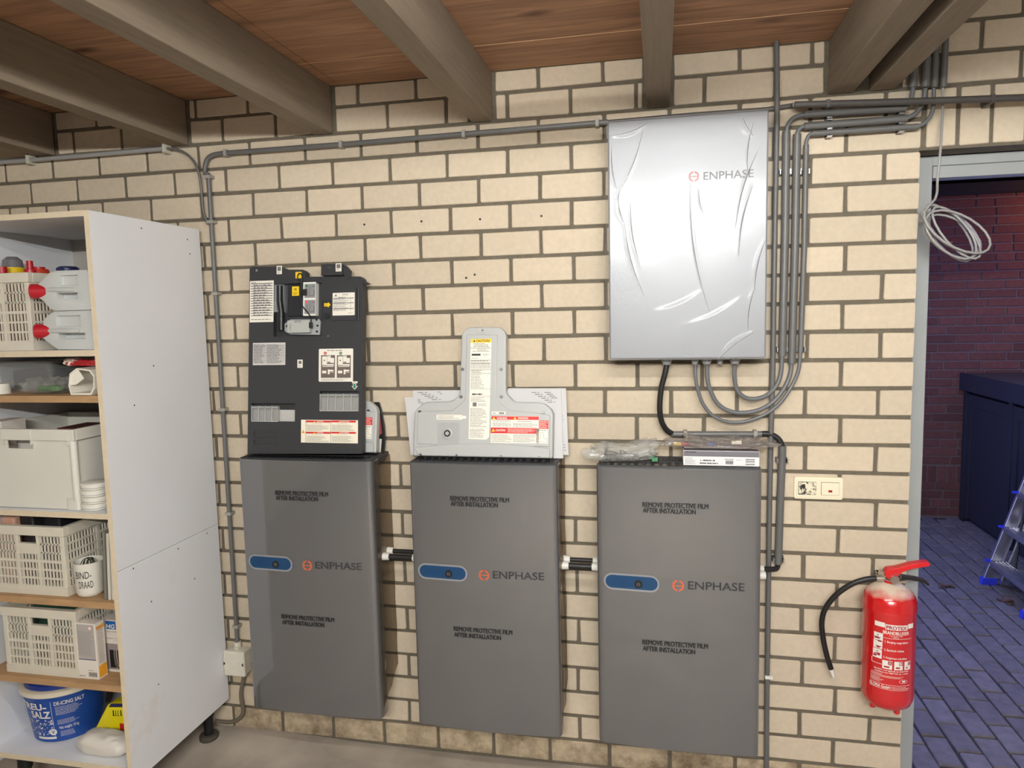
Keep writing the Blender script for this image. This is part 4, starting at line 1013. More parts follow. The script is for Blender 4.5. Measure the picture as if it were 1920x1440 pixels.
# three pipes of the bundle: vertical sleeve, cable bend, horizontal sleeve, riser
def bundle(label, vx, vr, hz, hr, cabr, bend_pts, riser, loop):
    segs = [(WP(vx, -0.03), vr, M_PVC, 'sleeve'), (WP(hz, -0.03), hr, M_PVC, 'sleeve'), (smooth_path([W(*p, -0.03) for p in bend_pts], 5), cabr, M_CABG, 'cable')]
    rp = smooth_path([W(*p, -0.032) for p in riser], 5); segs.append((rp, cabr, M_CABG, 'cable'))
    segs.append((smooth_path([W(p[0], p[1], p[2]) for p in loop], 6), cabr, M_CABG, 'cable'))
    return segs
cl = lambda x, y, s, al='z': (W(x, y, -0.03), s, M_CLIPB, al)
conduit('cable_bundle', 'grey cable run in sleeves nearest the silver box', bundle('', [(1474.5, 246), (1472, 440), (1466.5, 668)], 0.0128, [(1508, 215), (1600, 209), (1698, 203)], 0.0118, 0.0072,
    [(1474.5, 252), (1477, 236), (1486, 223), (1498, 217), (1510, 215)], [(1694, 203), (1702, 198), (1708, 188), (1711, 172), (1712, 164)],
    [(1378, 684, -0.075), (1377, 705, -0.07), (1381, 728, -0.062), (1393, 743, -0.055), (1412, 748, -0.05), (1436, 742, -0.045), (1455, 724, -0.035), (1464, 700, -0.03), (1466.5, 660, -0.03)]),
    [cl(1472, 322, 0.015), cl(1466.5, 655, 0.015), cl(1555, 212, 0.014, 'x'), cl(1690, 204, 0.014, 'x')])
conduit('cable_bundle', 'grey cable run in sleeves in the middle of the pipe bundle', bundle('', [(1494.5, 252), (1491, 450), (1484.5, 682)], 0.0128, [(1508, 237), (1600, 230), (1701, 222)], 0.0118, 0.0072,
    [(1494.5, 258), (1496, 247), (1501, 240), (1506, 237.5), (1512, 237)], [(1696, 222), (1712, 216), (1724, 204), (1732, 186), (1735, 166)],
    [(1326, 684, -0.075), (1326, 706, -0.072), (1331, 730, -0.066), (1345, 756, -0.06), (1366, 770, -0.056), (1392, 774, -0.052), (1425, 768, -0.048), (1452, 751, -0.04), (1472, 725, -0.034), (1482, 700, -0.03), (1484.5, 674, -0.03)]),
    [cl(1492, 322, 0.015), cl(1484.5, 655, 0.015), cl(1555, 233.5, 0.014, 'x'), cl(1690, 223, 0.014, 'x')])
conduit('cable_bundle', 'thinner grey cable run outermost in the pipe bundle', bundle('', [(1511.5, 272), (1508, 460), (1501, 660)], 0.0090, [(1522, 250.5), (1620, 244), (1722, 237)], 0.0092, 0.0060,
    [(1511.5, 280), (1512, 266), (1515, 257), (1519, 252), (1526, 250.5)], [(1716, 237.5), (1732, 232), (1744, 218), (1750, 200), (1751, 166)],
    [(1304, 682, -0.075), (1304, 704, -0.075), (1308, 728, -0.07), (1318, 757, -0.066), (1338, 780, -0.06), (1366, 791, -0.056), (1398, 790, -0.052), (1432, 778, -0.048), (1460, 758, -0.042), (1482, 728, -0.034), (1497, 695, -0.03), (1501, 655, -0.03)]),
    [cl(1509, 322, 0.012), cl(1501, 655, 0.012), cl(1555, 248.5, 0.012, 'x'), cl(1690, 239, 0.012, 'x')])
# risers up past the joists
for i, (x, r_, lb) in enumerate(((1712, 0.0128, 'left'), (1735, 0.0128, 'second'), (1752, 0.0098, 'third'), (1769, 0.0098, 'right'))):
    p = W(x, 164, -0.03); q = Vector((p.x + 0.004, -0.03, 2.95))
    tag(MB().tube([p, q], r_, 14).build('riser_pipe', M_PVC, smooth=60), {'left': 'leftmost of the four riser pipes above the lintel', 'second': 'second riser pipe from the joist above the lintel', 'third': 'third, thinner riser pipe from the joist above the lintel', 'right': 'rightmost riser pipe with the loose cable below it'}[lb], 'pipe', 'riser pipes above the lintel')
# black supply cable through its sleeves down to the right battery
t1 = smooth_path([W(1250, 684, -0.075), W(1247, 700, -0.075), W(1240, 728, -0.07), (W(1237, 762, -0.062)), W(1240, 788, -0.052), W(1249, 805, -0.04), W(1262, 814, -0.03)], 6)
t2 = smooth_path([W(1420, 814, -0.03), W(1440, 813.5, -0.03), W(1456, 820, -0.03), W(1465, 832, -0.03), W(1467, 848, -0.03)], 6)
t3 = smooth_path([W(1459, 1050, -0.03), W(1458, 1062, -0.033), W(1452, 1067, -0.05), Vector((-0.372, -0.07, ZU))], 5)
ts = conduit('supply_cable', 'thick black cable in grey sleeves from the silver box to the right battery', [(t1, 0.0095, M_RUBBER, 'cable'), (WP([(1258, 814), (1428, 814)], -0.03), 0.0105, M_PVC, 'sleeve'), (t2, 0.0095, M_RUBBER, 'cable'), (WP([(1467, 836), (1463, 940), (1459, 1057)], -0.03), 0.0128, M_PVC, 'sleeve'), (t3, 0.0088, M_RUBBER, 'cable')],
    [(W(1285, 814, -0.03), 0.013, M_CLIPG, 'x'), (W(1416, 814, -0.03), 0.013, M_CLIPG, 'x'), (W(1467, 864, -0.03), 0.0155, M_CLIPB, 'z'), (W(1459.5, 1050, -0.03), 0.0155, M_CLIPB, 'z')], cat='cable')
# ---- loose cable coil in the doorway
coil = thing('cable_coil', 'loose coil of thin grey cable hanging in the doorway', 'cable', W(1790, 480, -0.05))
org = coil.location.copy()
cc0 = W(1787, 436, -0.05); pts = []
hang = [W(1768, 165, -0.03), W(1767, 220, -0.04), W(1763, 285, -0.085), W(1758, 335, -0.085), W(1757, 360, -0.07), W(1753, 374, -0.06)]
ax1 = Vector((0.74, 0.0, -0.67)); ax2 = Vector((0.62, 0.35, 0.70)).normalized()
N_ = 6
loop = []
for k in range(N_ * 20 + 8):
    a = 2 * pi * k / 20; n_ = k / 20
    rg = 1 + 0.10 * sin(n_ * 2.3 + 1); A_ = 0.102 * rg; B_ = 0.052 * (1 + 0.22 * sin(n_ * 1.7))
    c = cc0 + Vector((0.006 * sin(n_ * 3.1), -0.022 + 0.008 * n_, 0.008 * cos(n_ * 2.2)))
    tw = 0.28 * sin(n_ * 1.9 + 0.5)
    e1 = (ax1 * cos(tw) + ax2 * sin(tw)); e2 = (ax2 * cos(tw) - ax1 * sin(tw))
    loop.append(c + A_ * cos(a + 2.6) * e1 + B_ * sin(a + 2.6) * e2)
path = smooth_path(hang, 5) + loop[1:]
MB().tube([p - org for p in path], 0.0038, 8).build('cable', mat('silver_cable', (150, 148, 146), 0.4), coil, smooth=60)
e = loop[-1] - org; MB().cyl(e, e + Vector((0.018, -0.004, 0.004)), 0.0022, n=8).build('bare_end', mat('copper', (214, 150, 96), 0.3, 1.0), coil)
# ---- junction box low beside the cupboard
jb = thing('junction_box', 'off-white square junction box low on the wall beside the cupboard', 'junction box', (-2.4065, 0, W(436, 1245, -0.06).z))
M_JB = mat('ivory_plastic', (206, 200, 184), 0.5, var=0.04, scale=30)
MB().box(-0.044, -0.042, -0.05, 0.046, -0.002, 0.05).build('base', M_JB, jb, bevel=0.006)
MB().box(-0.047, -0.062, -0.053, 0.049, -0.042, 0.053).build('lid', M_JB, jb, bevel=0.007, seg=3)
for s in (-1, 1): MB().prism_y([(s * 0.044, -0.008), (s * 0.044, 0.008), (s * 0.036, 0)], -0.0628, -0.0615).build('lid_screw', M_INK, jb)
x_ = xs_ - jb.location.x
MB().cyl((x_, YC, 0.045), (x_, YC, 0.078), 0.0145, n=16).build('inlet', M_JB, jb, smooth=40)
MB().cyl((0.0, -0.03, 0.05), (0.0, -0.03, 0.062), 0.012, n=16).build('inlet', M_JB, jb, smooth=40)
lo = jb.location
pl_ = smooth_path([Vector((0.026, -0.025, -0.05)), W(452, 1300, -0.02) - lo, W(456, 1332, -0.02) - lo, W(450, 1346, -0.02) - lo, W(432, 1354, -0.02) - lo, W(404, 1352, -0.02) - lo], 5)
MB().tube(pl_, 0.0085, 10).build('outlet_pipe', mat('dirty_pvc', (104, 94, 80), 0.7), jb, smooth=60)
# ---- switch and socket
sw = thing('light_switch', 'paint-stained ivory double light switch with a red pilot lens', 'switch', (W(1533.5, 914.5, 0).x, 0, W(1533.5, 914.5, 0).z))
M_IV = mat('ivory_switch', (232, 222, 194), 0.4, dirt=(60, 54, 48), dscale=70, dlo=0.66, dhi=0.72)
M_STAIN = mat('stained_switch', (228, 218, 192), 0.4, dirt=(30, 28, 28), dscale=42, dlo=0.48, dhi=0.54)
MB().prism_y(rrect(-0.078, -0.0385, 0.078, 0.0385, 0.008), -0.009, 0.0).build('plate', M_IV, sw, bevel=0.002)
for s, mm in ((-1, M_STAIN), (1, M_IV)):
    c = s * 0.0365
    MB().prism_y(rrect(c - 0.0345, -0.031, c + 0.0345, 0.031, 0.003), -0.0115, -0.009).build('surround', M_IV, sw, bevel=0.0008)
    MB().prism_y(rrect(c - 0.0278, -0.0215, c + 0.0278, 0.0215, 0.002), -0.0155, -0.0115).build('rocker', mm, sw, bevel=0.0012)
    g = MB(); q = rrect(c - 0.0287, -0.0224, c + 0.0287, 0.0224, 0.002); g.prism_y(q, -0.0118, -0.0112).build('gap', M_INK, sw)
MB().box(0.0365 - 0.006, -0.0162, -0.011, 0.0365 + 0.006, -0.0154, -0.004).build('pilot_lens', mat('red_lens', (150, 12, 12), 0.2), sw)

# ================================================================== FIRE EXTINGUISHER
EX, EY, ER = 0.0225, -0.105, 0.079
EZ0, EZ1 = 0.415, 0.778
ex = thing('fire_extinguisher', 'red powder fire extinguisher with dusty top and black hose hung on the wall corner', 'fire extinguisher', (EX, EY, EZ0))
def ered():
    m = mat('extinguisher_red', (196, 18, 22), 0.25, coat=0.4)
    nt = m.node_tree; N = nt.nodes; L = nt.links; b = N['Principled BSDF']
    g = N.new('ShaderNodeNewGeometry'); s = N.new('ShaderNodeSeparateXYZ'); L.new(g.outputs['Normal'], s.inputs[0])
    nz = N.new('ShaderNodeTexNoise'); nz.inputs['Scale'].default_value = 38; nz.inputs['Detail'].default_value = 5
    tc = N.new('ShaderNodeTexCoord'); L.new(tc.outputs['Object'], nz.inputs['Vector'])
    a = N.new('ShaderNodeMath'); a.operation = 'MULTIPLY_ADD'; a.inputs[1].default_value = 0.5; L.new(nz.outputs['Fac'], a.inputs[0]); L.new(s.outputs['Z'], a.inputs[2])
    r = N.new('ShaderNodeMapRange'); r.inputs[1].default_value = 0.72; r.inputs[2].default_value = 1.12; L.new(a.outputs[0], r.inputs[0])
    mx = N.new('ShaderNodeMix'); mx.data_type = 'RGBA'; L.new(r.outputs[0], mx.inputs[0]); mx.inputs[6].default_value = lin((196, 18, 22)); mx.inputs[7].default_value = lin((214, 196, 176)); L.new(mx.outputs[2], b.inputs['Base Color'])
    r2 = N.new('ShaderNodeMapRange'); r2.inputs[1].default_value = 0.72; r2.inputs[2].default_value = 1.1; r2.inputs[3].default_value = 0.25; r2.inputs[4].default_value = 0.9; L.new(a.outputs[0], r2.inputs[0]); L.new(r2.outputs[0], b.inputs['Roughness'])
    return m
M_ER = ered(); H_ = EZ1 - EZ0
prof = [(0.03, -0.004), (0.058, 0.0), (0.070, 0.010), (0.0775, 0.028), (ER, 0.045), (ER, H_ - 0.045), (ER + 0.001, H_ - 0.04), (ER + 0.001, H_ - 0.032), (ER, H_ - 0.028), (ER, H_ - 0.012), (0.076, H_), (0.068, H_ + 0.014), (0.052, H_ + 0.028), (0.034, H_ + 0.038), (0.018, H_ + 0.043), (0.017, H_ + 0.050)]
MB().lathe(prof, n=48).build('cylinder', M_ER, ex, smooth=50)
for a in (200, 290, 20): MB().lathe([(0.007, -0.014), (0.009, -0.012), (0.010, 0.004)], (0.05 * cos(radians(a)), 0.05 * sin(radians(a)), 0), n=12).build('foot', M_ER, ex)
def cylx(off):
    R_ = ER + off
    return lambda p: Vector((R_ * sin(p.x / ER), -R_ * cos(p.x / ER), p.z))
M_WP = mat('white_print', (226, 220, 212), 0.5)
CPHI = atan2(CAM.x - EX, -(CAM.y - EY))          # direction of the camera from the cylinder, measured from -y
def exx(px, py):
    """angle on the cylinder (from -y) and height for a measured point"""
    d = ray(px, py); o = CAM - Vector((EX, EY, EZ0)); A = d.x ** 2 + d.y ** 2; B = o.x * d.x + o.y * d.y; C_ = o.x ** 2 + o.y ** 2 - ER ** 2
    t = (-B - sqrt(max(0, B * B - A * C_))) / A; p = o + d * t
    return (atan2(p.x, -p.y) * ER, p.z)
def e4(X, Y): return exx(1600 + X / 6.857, 1130 + Y / 6.857)     # from a close view
def er_(X0, Y0, X1, Y1):
    a = e4(X0, Y0); b = e4(X1, Y1); zc = (a[1] + b[1]) / 2; return (min(a[0], b[0]), b[1], max(a[0], b[0]), a[1])
zof = lambda Y: e4(420, Y)[1]
ax = lambda X: e4(X, 600)[0]
def eband(X0, Y0, X1, Y1, m_, off=0.0006, name='print'):
    m = MB(); x0, x1, z0, z1 = ax(X0), ax(X1), zof(Y1), zof(Y0)
    m.grid(lambda u, v: (x0 + (x1 - x0) * u, 0, z0 + (z1 - z0) * v), max(1, int(abs(x1 - x0) / 0.006)), 1); return m.build(name, m_, ex, xf=cylx(off))
def etext(s, X0, Y0, X1, Y1, m_=None, bold=0.015, off=0.0007): return text(s, ex, (ax(X0), zof(Y1), ax(X1), zof(Y0)), m_ or M_WP, bold=bold, xf=cylx(off))
def efine(X0, Y0, X1, Y1, rows, seed, **k): return fine(ex, (ax(X0), zof(Y1), ax(X1), zof(Y0)), rows, M_WP, seed=seed, xf=cylx(0.0007), **k)
XR = 735
eband(268, 262, 398, 322, M_WP); eband(404, 275, 685, 342, M_WP); eband(692, 262, XR + 20, 322, M_WP)
etext('PROTEX', 416, 288, 676, 336, mat('deep_red_print', (150, 16, 30), 0.5), bold=0.03, off=0.0012)
etext('BRANDBLUSSER', 375, 358, 706, 402); etext('6 kg poeder ABC', 458, 410, 632, 428, bold=0.005); etext('PG 6', 516, 430, 580, 443, bold=0.01)
for Y0, Y1 in ((406, 505), (510, 610), (618, 735)): eband(262 - (Y0 - 406) * 0.04, Y0, 376 - (Y0 - 406) * 0.04, Y1, M_WP)
M_DR = MATS['deep_red_print']
for q in [(270, 460, 330, 484), (312, 500, 362, 520), (290, 575, 360, 586), (300, 578, 340, 600), (260, 690, 302, 716), (275, 672, 350, 686), (310, 665, 345, 700)]: eband(*q, M_DR, off=0.0011)
for q in [(335, 455, 342, 485), (306, 430, 320, 444), (302, 640, 318, 652)]: eband(*q, M_INK, off=0.0011)
etext('1. Borging wegtrekken', 402, 486, 696, 520, bold=0.012); etext('2. Spuitstuk richten', 396, 590, 650, 626, bold=0.012); etext('3. Knijpkraan indrukken', 388, 690, 690, 724, bold=0.012)
eband(378, 450, XR, 454, M_WP); eband(240, 738, 246, 800, M_WP); eband(240, 800, 380, 805, M_WP)
for X0, X1, ch_ in ((378, 505, 'A'), (532, 640, 'B'), (662, XR, 'C')):
    eband(X0, 742, X1, 850, M_WP)
    eband(X0 + (X1 - X0) * 0.58, 748, X1 - 4, 794, M_DR, off=0.001); etext(ch_, X0 + (X1 - X0) * 0.64, 754, X1 - 12, 788, M_WP, off=0.0014)
    eband(X0 + 20, 812, X1 - 34, 832, M_DR, off=0.001)
etext('Geschikt voor gebruik op elektrische', 274, 858, 712, 884, bold=0.012); etext('installaties tot 1000 Volt op 1 meter', 280, 888, 712, 914, bold=0.012)
efine(238, 918, 460, 934, 2, 1, fill=0.9); efine(236, 934, 656, 965, 3, 2, fill=0.95); efine(232, 970, 440, 1036, 6, 3, fill=0.75); eband(225, 1052, XR, 1056, M_WP); eband(222, 1112, XR - 20, 1116, M_WP)
etext('GLORIA GmbH', 222, 1064, 488, 1104, bold=0.02); efine(500, 1066, XR - 10, 1104, 2, 4, fill=1)
m = MB(); cx_, cz_ = ax(655), zof(1000)
vs = []
for k in range(25):
    a = 2 * pi * k / 24; vs += [(cx_ + 0.0105 * cos(a) * 1.3, 0, cz_ + 0.0062 * sin(a)), (cx_ + 0.0098 * cos(a) * 1.3, 0, cz_ + 0.0054 * sin(a))]
m.add(vs, [(2 * k, 2 * k + 2, 2 * k + 3, 2 * k + 1) for k in range(24)]); m.rect(cx_ - 0.004, cz_ - 0.002, cx_ + 0.006, cz_ + 0.003, 0); m.build('seal', M_WP, ex, xf=cylx(0.0007))
# valve, levers, hose
NI = mat('nickel', (190, 180, 165), 0.3, 0.9)
vz = H_ + 0.05
vv = MB(); vv.cyl((0, 0, vz - 0.004), (0, 0, vz + 0.042), 0.0135, n=20); vv.cyl((0, 0, vz + 0.016), (0.004, -0.034, vz + 0.012), 0.0135, n=16); vv.cyl((0, 0, vz + 0.02), (-0.034, 0, vz + 0.024), 0.009, n=14)
vv.build('valve', NI, ex, smooth=40)
def exl(px, py, y):
    p = W(px, py, y); return Vector((p.x - EX, p.y - EY, p.z - EZ0))
hd = [exl(px, py, -0.118) for px, py in ((1658, 1078), (1657, 1070), (1662, 1064), (1680, 1062), (1705, 1055), (1735, 1050.5), (1742, 1054), (1741, 1059), (1710, 1064), (1690, 1070), (1680, 1080), (1672, 1084), (1663, 1083))]
MB().prism_y([(p.x, p.z) for p in hd], -0.028, 0.002).build('lever', mat('red_lever', (204, 30, 34), 0.35), ex, bevel=0.003)
hd = [exl(px, py, -0.118) for px, py in ((1676, 1082), (1690, 1077), (1715, 1081), (1732, 1085), (1742, 1094), (1739, 1097), (1727, 1090), (1700, 1086), (1680, 1088))]
MB().prism_y([(p.x, p.z) for p in hd], -0.022, -0.004).build('handle', M_BLACK, ex, bevel=0.002)
rg_ = exl(1682, 1082, -0.135); MB().tube([rg_ + Vector((0.012 * cos(2 * pi * k / 16), 0, 0.009 * sin(2 * pi * k / 16))) for k in range(16)], 0.0012, 6, closed=True).build('safety_ring', M_STEEL, ex, smooth=60)
hs = smooth_path([exl(1650, 1084.5, -0.105), exl(1638, 1084.5, -0.105), exl(1620, 1087, -0.104), exl(1595, 1096, -0.10), exl(1568, 1115, -0.09), exl(1548, 1140, -0.08), exl(1541, 1165, -0.072), exl(1543, 1195, -0.064), exl(1550, 1228, -0.058), exl(1558, 1254, -0.055)], 6)
MB().tube(hs, 0.0088, 14).build('hose', M_RUBBER, ex, smooth=60)
MB().cyl(exl(1643, 1084.5, -0.105), exl(1656, 1084.5, -0.105), 0.0105, n=14).build('hose_ferrule', NI, ex, smooth=40)
MB().cyl(exl(1557.5, 1252, -0.055), exl(1563, 1269, -0.054), 0.0085, 0.006, n=14).build('nozzle', M_GLAND, ex, smooth=40)
MB().box(-0.02, 0.07, H_ - 0.1, 0.02, 0.1035, H_ + 0.045).build('wall_bracket', M_STEEL, ex)
MB().box(-0.016, 0.0, H_ + 0.03, 0.016, 0.1035, H_ + 0.045).build('wall_bracket_arm', M_STEEL, ex)

# ================================================================== CUPBOARD
M_CAB = mat('white_melamine', (226, 227, 229), 0.5, var=0.02, scale=4, dirt=(214, 208, 196), dscale=3, dlo=0.6, dhi=0.85)
M_EDGE = mat('cream_edge', (214, 198, 170), 0.6, var=0.05, scale=30)
M_SHELFW = mat('bare_chipboard', (176, 140, 100), 0.75, var=0.12, scale=40, stretch=(0.3, 1, 1))
CX0, CX1, CYF, CYB = -3.05, -2.455, -0.585, -0.034
cbn = thing('cupboard', 'tall open white storage cupboard with shelves at the left', 'cupboard', (CX0, CYF, 0.155))
def CB(name, x0, y0, z0, x1, y1, z1, m_, parent=None, bevel=0.0012): return MB().box(x0 - CX0, y0 - CYF, z0 - 0.155, x1 - CX0, y1 - CYF, z1 - 0.155).build(name, m_, parent or cbn, bevel=bevel)
sd = CB('side_panel', CX1 - 0.018, CYF + 0.001, 0.155, CX1, CYB, 0.8955, M_CAB)
CB('side_panel', CX1 - 0.018, CYF + 0.001, 0.897, CX1, CYB, 2.066, M_CAB)
CB('edge_strip', CX1 - 0.018, CYF, 0.155, CX1, CYF + 0.0008, 2.066, M_EDGE, bevel=0)
CB('side_panel', CX0, CYF + 0.001, 0.155, CX0 + 0.018, CYB, 2.066, M_CAB)
CB('top_panel', CX0, CYF + 0.001, 2.048, CX1 - 0.018, CYB, 2.066, M_CAB)
CB('edge_strip', CX0, CYF, 2.048, CX1 - 0.018, CYF + 0.0008, 2.066, M_EDGE, bevel=0)
CB('back_panel', CX0 + 0.018, CYB - 0.006, 0.2, CX1 - 0.018, CYB, 2.05, mat('hardboard_back', (176, 170, 160), 0.7), bevel=0)
SH = [(1.628, 0.020, M_CAB, M_EDGE), (1.480, 0.022, M_SHELFW, M_SHELFW), (1.092, 0.019, M_CAB, M_EDGE), (0.790, 0.023, M_SHELFW, M_SHELFW), (0.501, 0.022, M_SHELFW, M_SHELFW), (0.211, 0.019, M_CAB, M_EDGE)]
for z, t, m_, me_ in SH:
    s = CB('shelf', CX0 + 0.018, CYF + 0.003, z - t, CX1 - 0.018, CYB - 0.006, z, m_)
    CB('edge_strip', CX0 + 0.018, CYF + 0.002, z - t, CX1 - 0.018, CYF + 0.003, z, me_, parent=s, bevel=0)
m = MB()
for px, py in ((288, 686), (252, 760), (265, 428), (351, 449), (356, 476), (250, 1066), (284, 1128), (334, 1029), (365, 1085), (297, 1283), (388, 1000)):
    p = SX(px, py, CX1); m.cyl((CX1 - CX0 - 0.001, p.y - CYF, p.z - 0.155), (CX1 - CX0 + 0.0006, p.y - CYF, p.z - 0.155), 0.0028, n=8)
m.build('screw_holes', M_INK, cbn)
for x, y in ((CX1 - 0.067, -0.085), (CX1 - 0.067, -0.50), (CX0 + 0.067, -0.085), (CX0 + 0.067, -0.50)):
    l = MB().lathe([(0.019, 0.025), (0.019, 0.10), (0.024, 0.105), (0.024, 0.04 + 0.155 - 0.02)], (x - CX0, y - CYF, -0.155), n=20).build('leg', M_BLACK, cbn, smooth=40)
    MB().lathe([(0.036, 0.004), (0.038, 0.007), (0.038, 0.022), (0.034, 0.027), (0.02, 0.028)], (x - CX0, y - CYF, -0.155), n=26).build('foot_disc', mat('dusty_black', (70, 62, 54), 0.8), l, smooth=40)

# ---- folding crates
M_CRATE = mat('cream_crate', (212, 205, 188), 0.5, var=0.03, scale=20, dirt=(90, 78, 62), dscale=22, dlo=0.68, dhi=0.78)
def lattice(m, axis, c, a0, a1, z0, z1, t, skip=None):
    """wall of slots: vertical bars and rails; axis 'x' = runs along x at y=c"""
    def bx(p0, p1, q0, q1, d=0.0):
        if axis == 'x': m.box(p0, c - t / 2 - d, q0, p1, c + t / 2 + d, q1)
        else: m.box(c - t / 2 - d, p0, q0, c + t / 2 + d, p1, q1)
    n = max(4, int(round((a1 - a0) / 0.0134))); rows = 6; ph = (z1 - z0) / rows
    for i in range(n + 1):
        x = a0 + (a1 - a0) * i / n
        if skip and skip[0] < x < skip[1]: bx(x - 0.0022, x + 0.0022, z0, skip[2])
        else: bx(x - 0.0022, x + 0.0022, z0, z1)
    for r in range(rows + 1):
        z = z0 + ph * r; big = r in (0, 3, 6)
        if skip and z > skip[2]:
            bx(a0, skip[0], z - 0.003, z + 0.003); bx(skip[1], a1, z - 0.003, z + 0.003)
        else: bx(a0, a1, z - (0.0045 if big else 0.003), z + (0.0045 if big else 0.003), 0.0015 if big else 0.0007)
    for fx in (0.345, 0.66): bx(a0 + (a1 - a0) * fx - 0.006, a0 + (a1 - a0) * fx + 0.006, z0, z1, 0.002)
    if skip:
        bx(skip[0], skip[1], skip[2], skip[3], 0.0009); bx(skip[0], skip[1], skip[3] - 0.003, skip[3] + 0.003, 0.004)
def crate(label, xr, yf, z0, h, w=0.30, d=0.42):
    o = thing('folding_crate', label, 'crate', (xr - w / 2, yf + d / 2, z0), group='cream folding crates')
    a, b = w / 2, d / 2; t = 0.005
    lo, hi = 0.028, h - 0.032
    for nm, ax_, c, half, sk in (('end_panel', 'x', -b + 0.006, a - 0.016, True), ('end_panel', 'x', b - 0.006, a - 0.016, False), ('side_panel', 'y', a - 0.005, b - 0.016, False), ('side_panel', 'y', -a + 0.005, b - 0.016, False)):
        m = MB(); L_ = 2 * half
        lattice(m, ax_, c, -half, half, lo, hi, t, (-half + L_ * 0.33, -half + L_ * 0.67, hi - 0.066, hi - 0.031) if sk else None)
        m.build(nm, M_CRATE, o)
    m = MB(); m.box(-a, -b, 0, a, b, 0.006)
    for s in (-1, 1): m.box(-a, s * b - s * 0.014, 0.006, a, s * b, 0.028); m.box(s * a - s * 0.014, -b + 0.014, 0.006, s * a, b - 0.014, 0.028)
    m.build('base', M_CRATE, o)
    m = MB()
    for s in (-1, 1): m.box(-a - 0.003, s * b - s * 0.016, h - 0.032, a + 0.003, s * b + s * 0.003, h); m.box(s * a - s * 0.016, -b + 0.016, h - 0.032, s * a + s * 0.003, b - 0.016, h)
    m.build('rim', M_CRATE, o, bevel=0.002)
    for sx in (-1, 1):
        for sy in (-1, 1):
            MB().box(sx * a - sx * 0.019, sy * b - sy * 0.019, 0.0282, sx * a - sx * 0.0008, sy * b - sy * 0.0008, h - 0.0322).build('corner_post', M_CRATE, o, bevel=0.002)
    return o
p = W(66, 652, -0.56); crate('cream slotted crate on the top shelf holding coloured bottles', p.x - 0.006, -0.56, 1.6285, 0.255, d=0.29)
p = W(128, 1117, -0.56); crate('grubby cream slotted crate beside the mug of binding wire', p.x, -0.56, 0.7905, 0.240)
p = W(153, 1277, -0.56); crate('cream slotted crate beside the drain cleaner boxes', p.x - 0.005, -0.56, 0.5015, 0.238)

# ---- top shelf: canisters and bottles
M_HDPE = mat('milky_plastic', (206, 208, 204), 0.35, trans=0.15, var=0.02, scale=10)
M_REDCAP = mat('red_cap', (176, 26, 38), 0.4)
def k6(X, Y, y): return W(X / 6.545, 460 + Y / 6.545, y)
def canister(label, out, cap0, cap1, bar, pk1, pk2, z0):
    yf, yb = -0.565, -0.43
    ps = [k6(*q, yf) for q in out]; ps = [(min(p.x, CX1 - 0.0195), p.z) for p in ps]
    zmin = min(z for x, z in ps); o = thing('canister', label, 'canister', (ps[0][0] + 0.07, (yf + yb) / 2, z0), group='plastic canisters')
    org = o.location
    pl_ = [(x - org.x, z - zmin) for x, z in ps]; dz = zmin
    body = MB().prism_y(pl_, yf - org.y, yb - org.y).build('body', M_HDPE, o)
    def loc(X, Y):
        p = k6(X, Y, yf); return (p.x - org.x, p.z - dz)
    bx = []
    for q, dp in ((pk1, 0.035), (pk2, 0.010)):
        a = loc(q[0], q[3]); b = loc(q[2], q[1]); bx.append((a[0], yf - org.y - 0.01, a[1], b[0], yf - org.y + dp, b[1]))
    cut(body, bx)
    bv = body.modifiers.new('bevel', 'BEVEL'); bv.width = 0.007; bv.segments = 3; bv.limit_method = 'ANGLE'; bv.angle_limit = radians(30)
    for p_ in body.data.polygons: p_.use_smooth = True
    a = loc(bar[0], bar[1]); b = loc(bar[2], bar[3])
    MB().tube([(a[0], yf - org.y + 0.004, a[1]), ((a[0] + b[0]) / 2, yf - org.y - 0.004, (a[1] + b[1]) / 2), (b[0], yf - org.y + 0.004, b[1])], 0.0075, 12).build('handle', M_HDPE, o, smooth=60)
    a = loc(*cap0); b = loc(*cap1)
    A = Vector((a[0] + 0.012, yf - org.y + 0.03, a[1])); B = Vector((b[0] + 0.006, yf - org.y + 0.0, b[1]))
    MB().cyl(A, A + (B - A) * 0.45, 0.021, n=22).build('neck', M_HDPE, o, smooth=40)
    MB().cyl(A + (B - A) * 0.3, B, 0.0245, 0.0238, n=26).build('cap', M_REDCAP, o, bevel=0.002)
    return o, zmin
canister('lower milky plastic canister with red cap on the top shelf', [(530, 930), (600, 860), (665, 822), (1110, 808), (1150, 830), (1172, 1275), (1150, 1290), (720, 1290), (640, 1240), (560, 1180), (520, 1140)], (600, 1062), (420, 1066), (600, 1060, 980, 1058), (720, 1085, 1040, 1160), (700, 870, 980, 1010), 1.6285)
canister('upper milky plastic canister with red cap lying on the other one', [(470, 480), (600, 345), (690, 318), (1060, 306), (1092, 325), (1125, 780), (1105, 800), (680, 812), (620, 790), (540, 700), (460, 640)], (560, 570), (365, 572), (580, 552, 920, 552), (690, 585, 950, 665), (745, 370, 945, 500), k6(800, 806, -0.565).z + 0.001)
def bottle(name, label, x, y, z0, prof, m_, capprof, mc, group=None):
    o = thing(name, label, 'bottle', (x, y, z0), group=group)
    MB().lathe(prof, n=22).build('body', m_, o, smooth=50)
    MB().lathe(capprof, n=18).build('cap', mc, o, smooth=40)
    return o
ZB = 1.6285 + 0.007; YB = -0.47
def bz(px, py, y): return W(px, py, y)
M_CLEARR = mat('clear_red_liquid', (150, 26, 34), 0.15, trans=0.5)
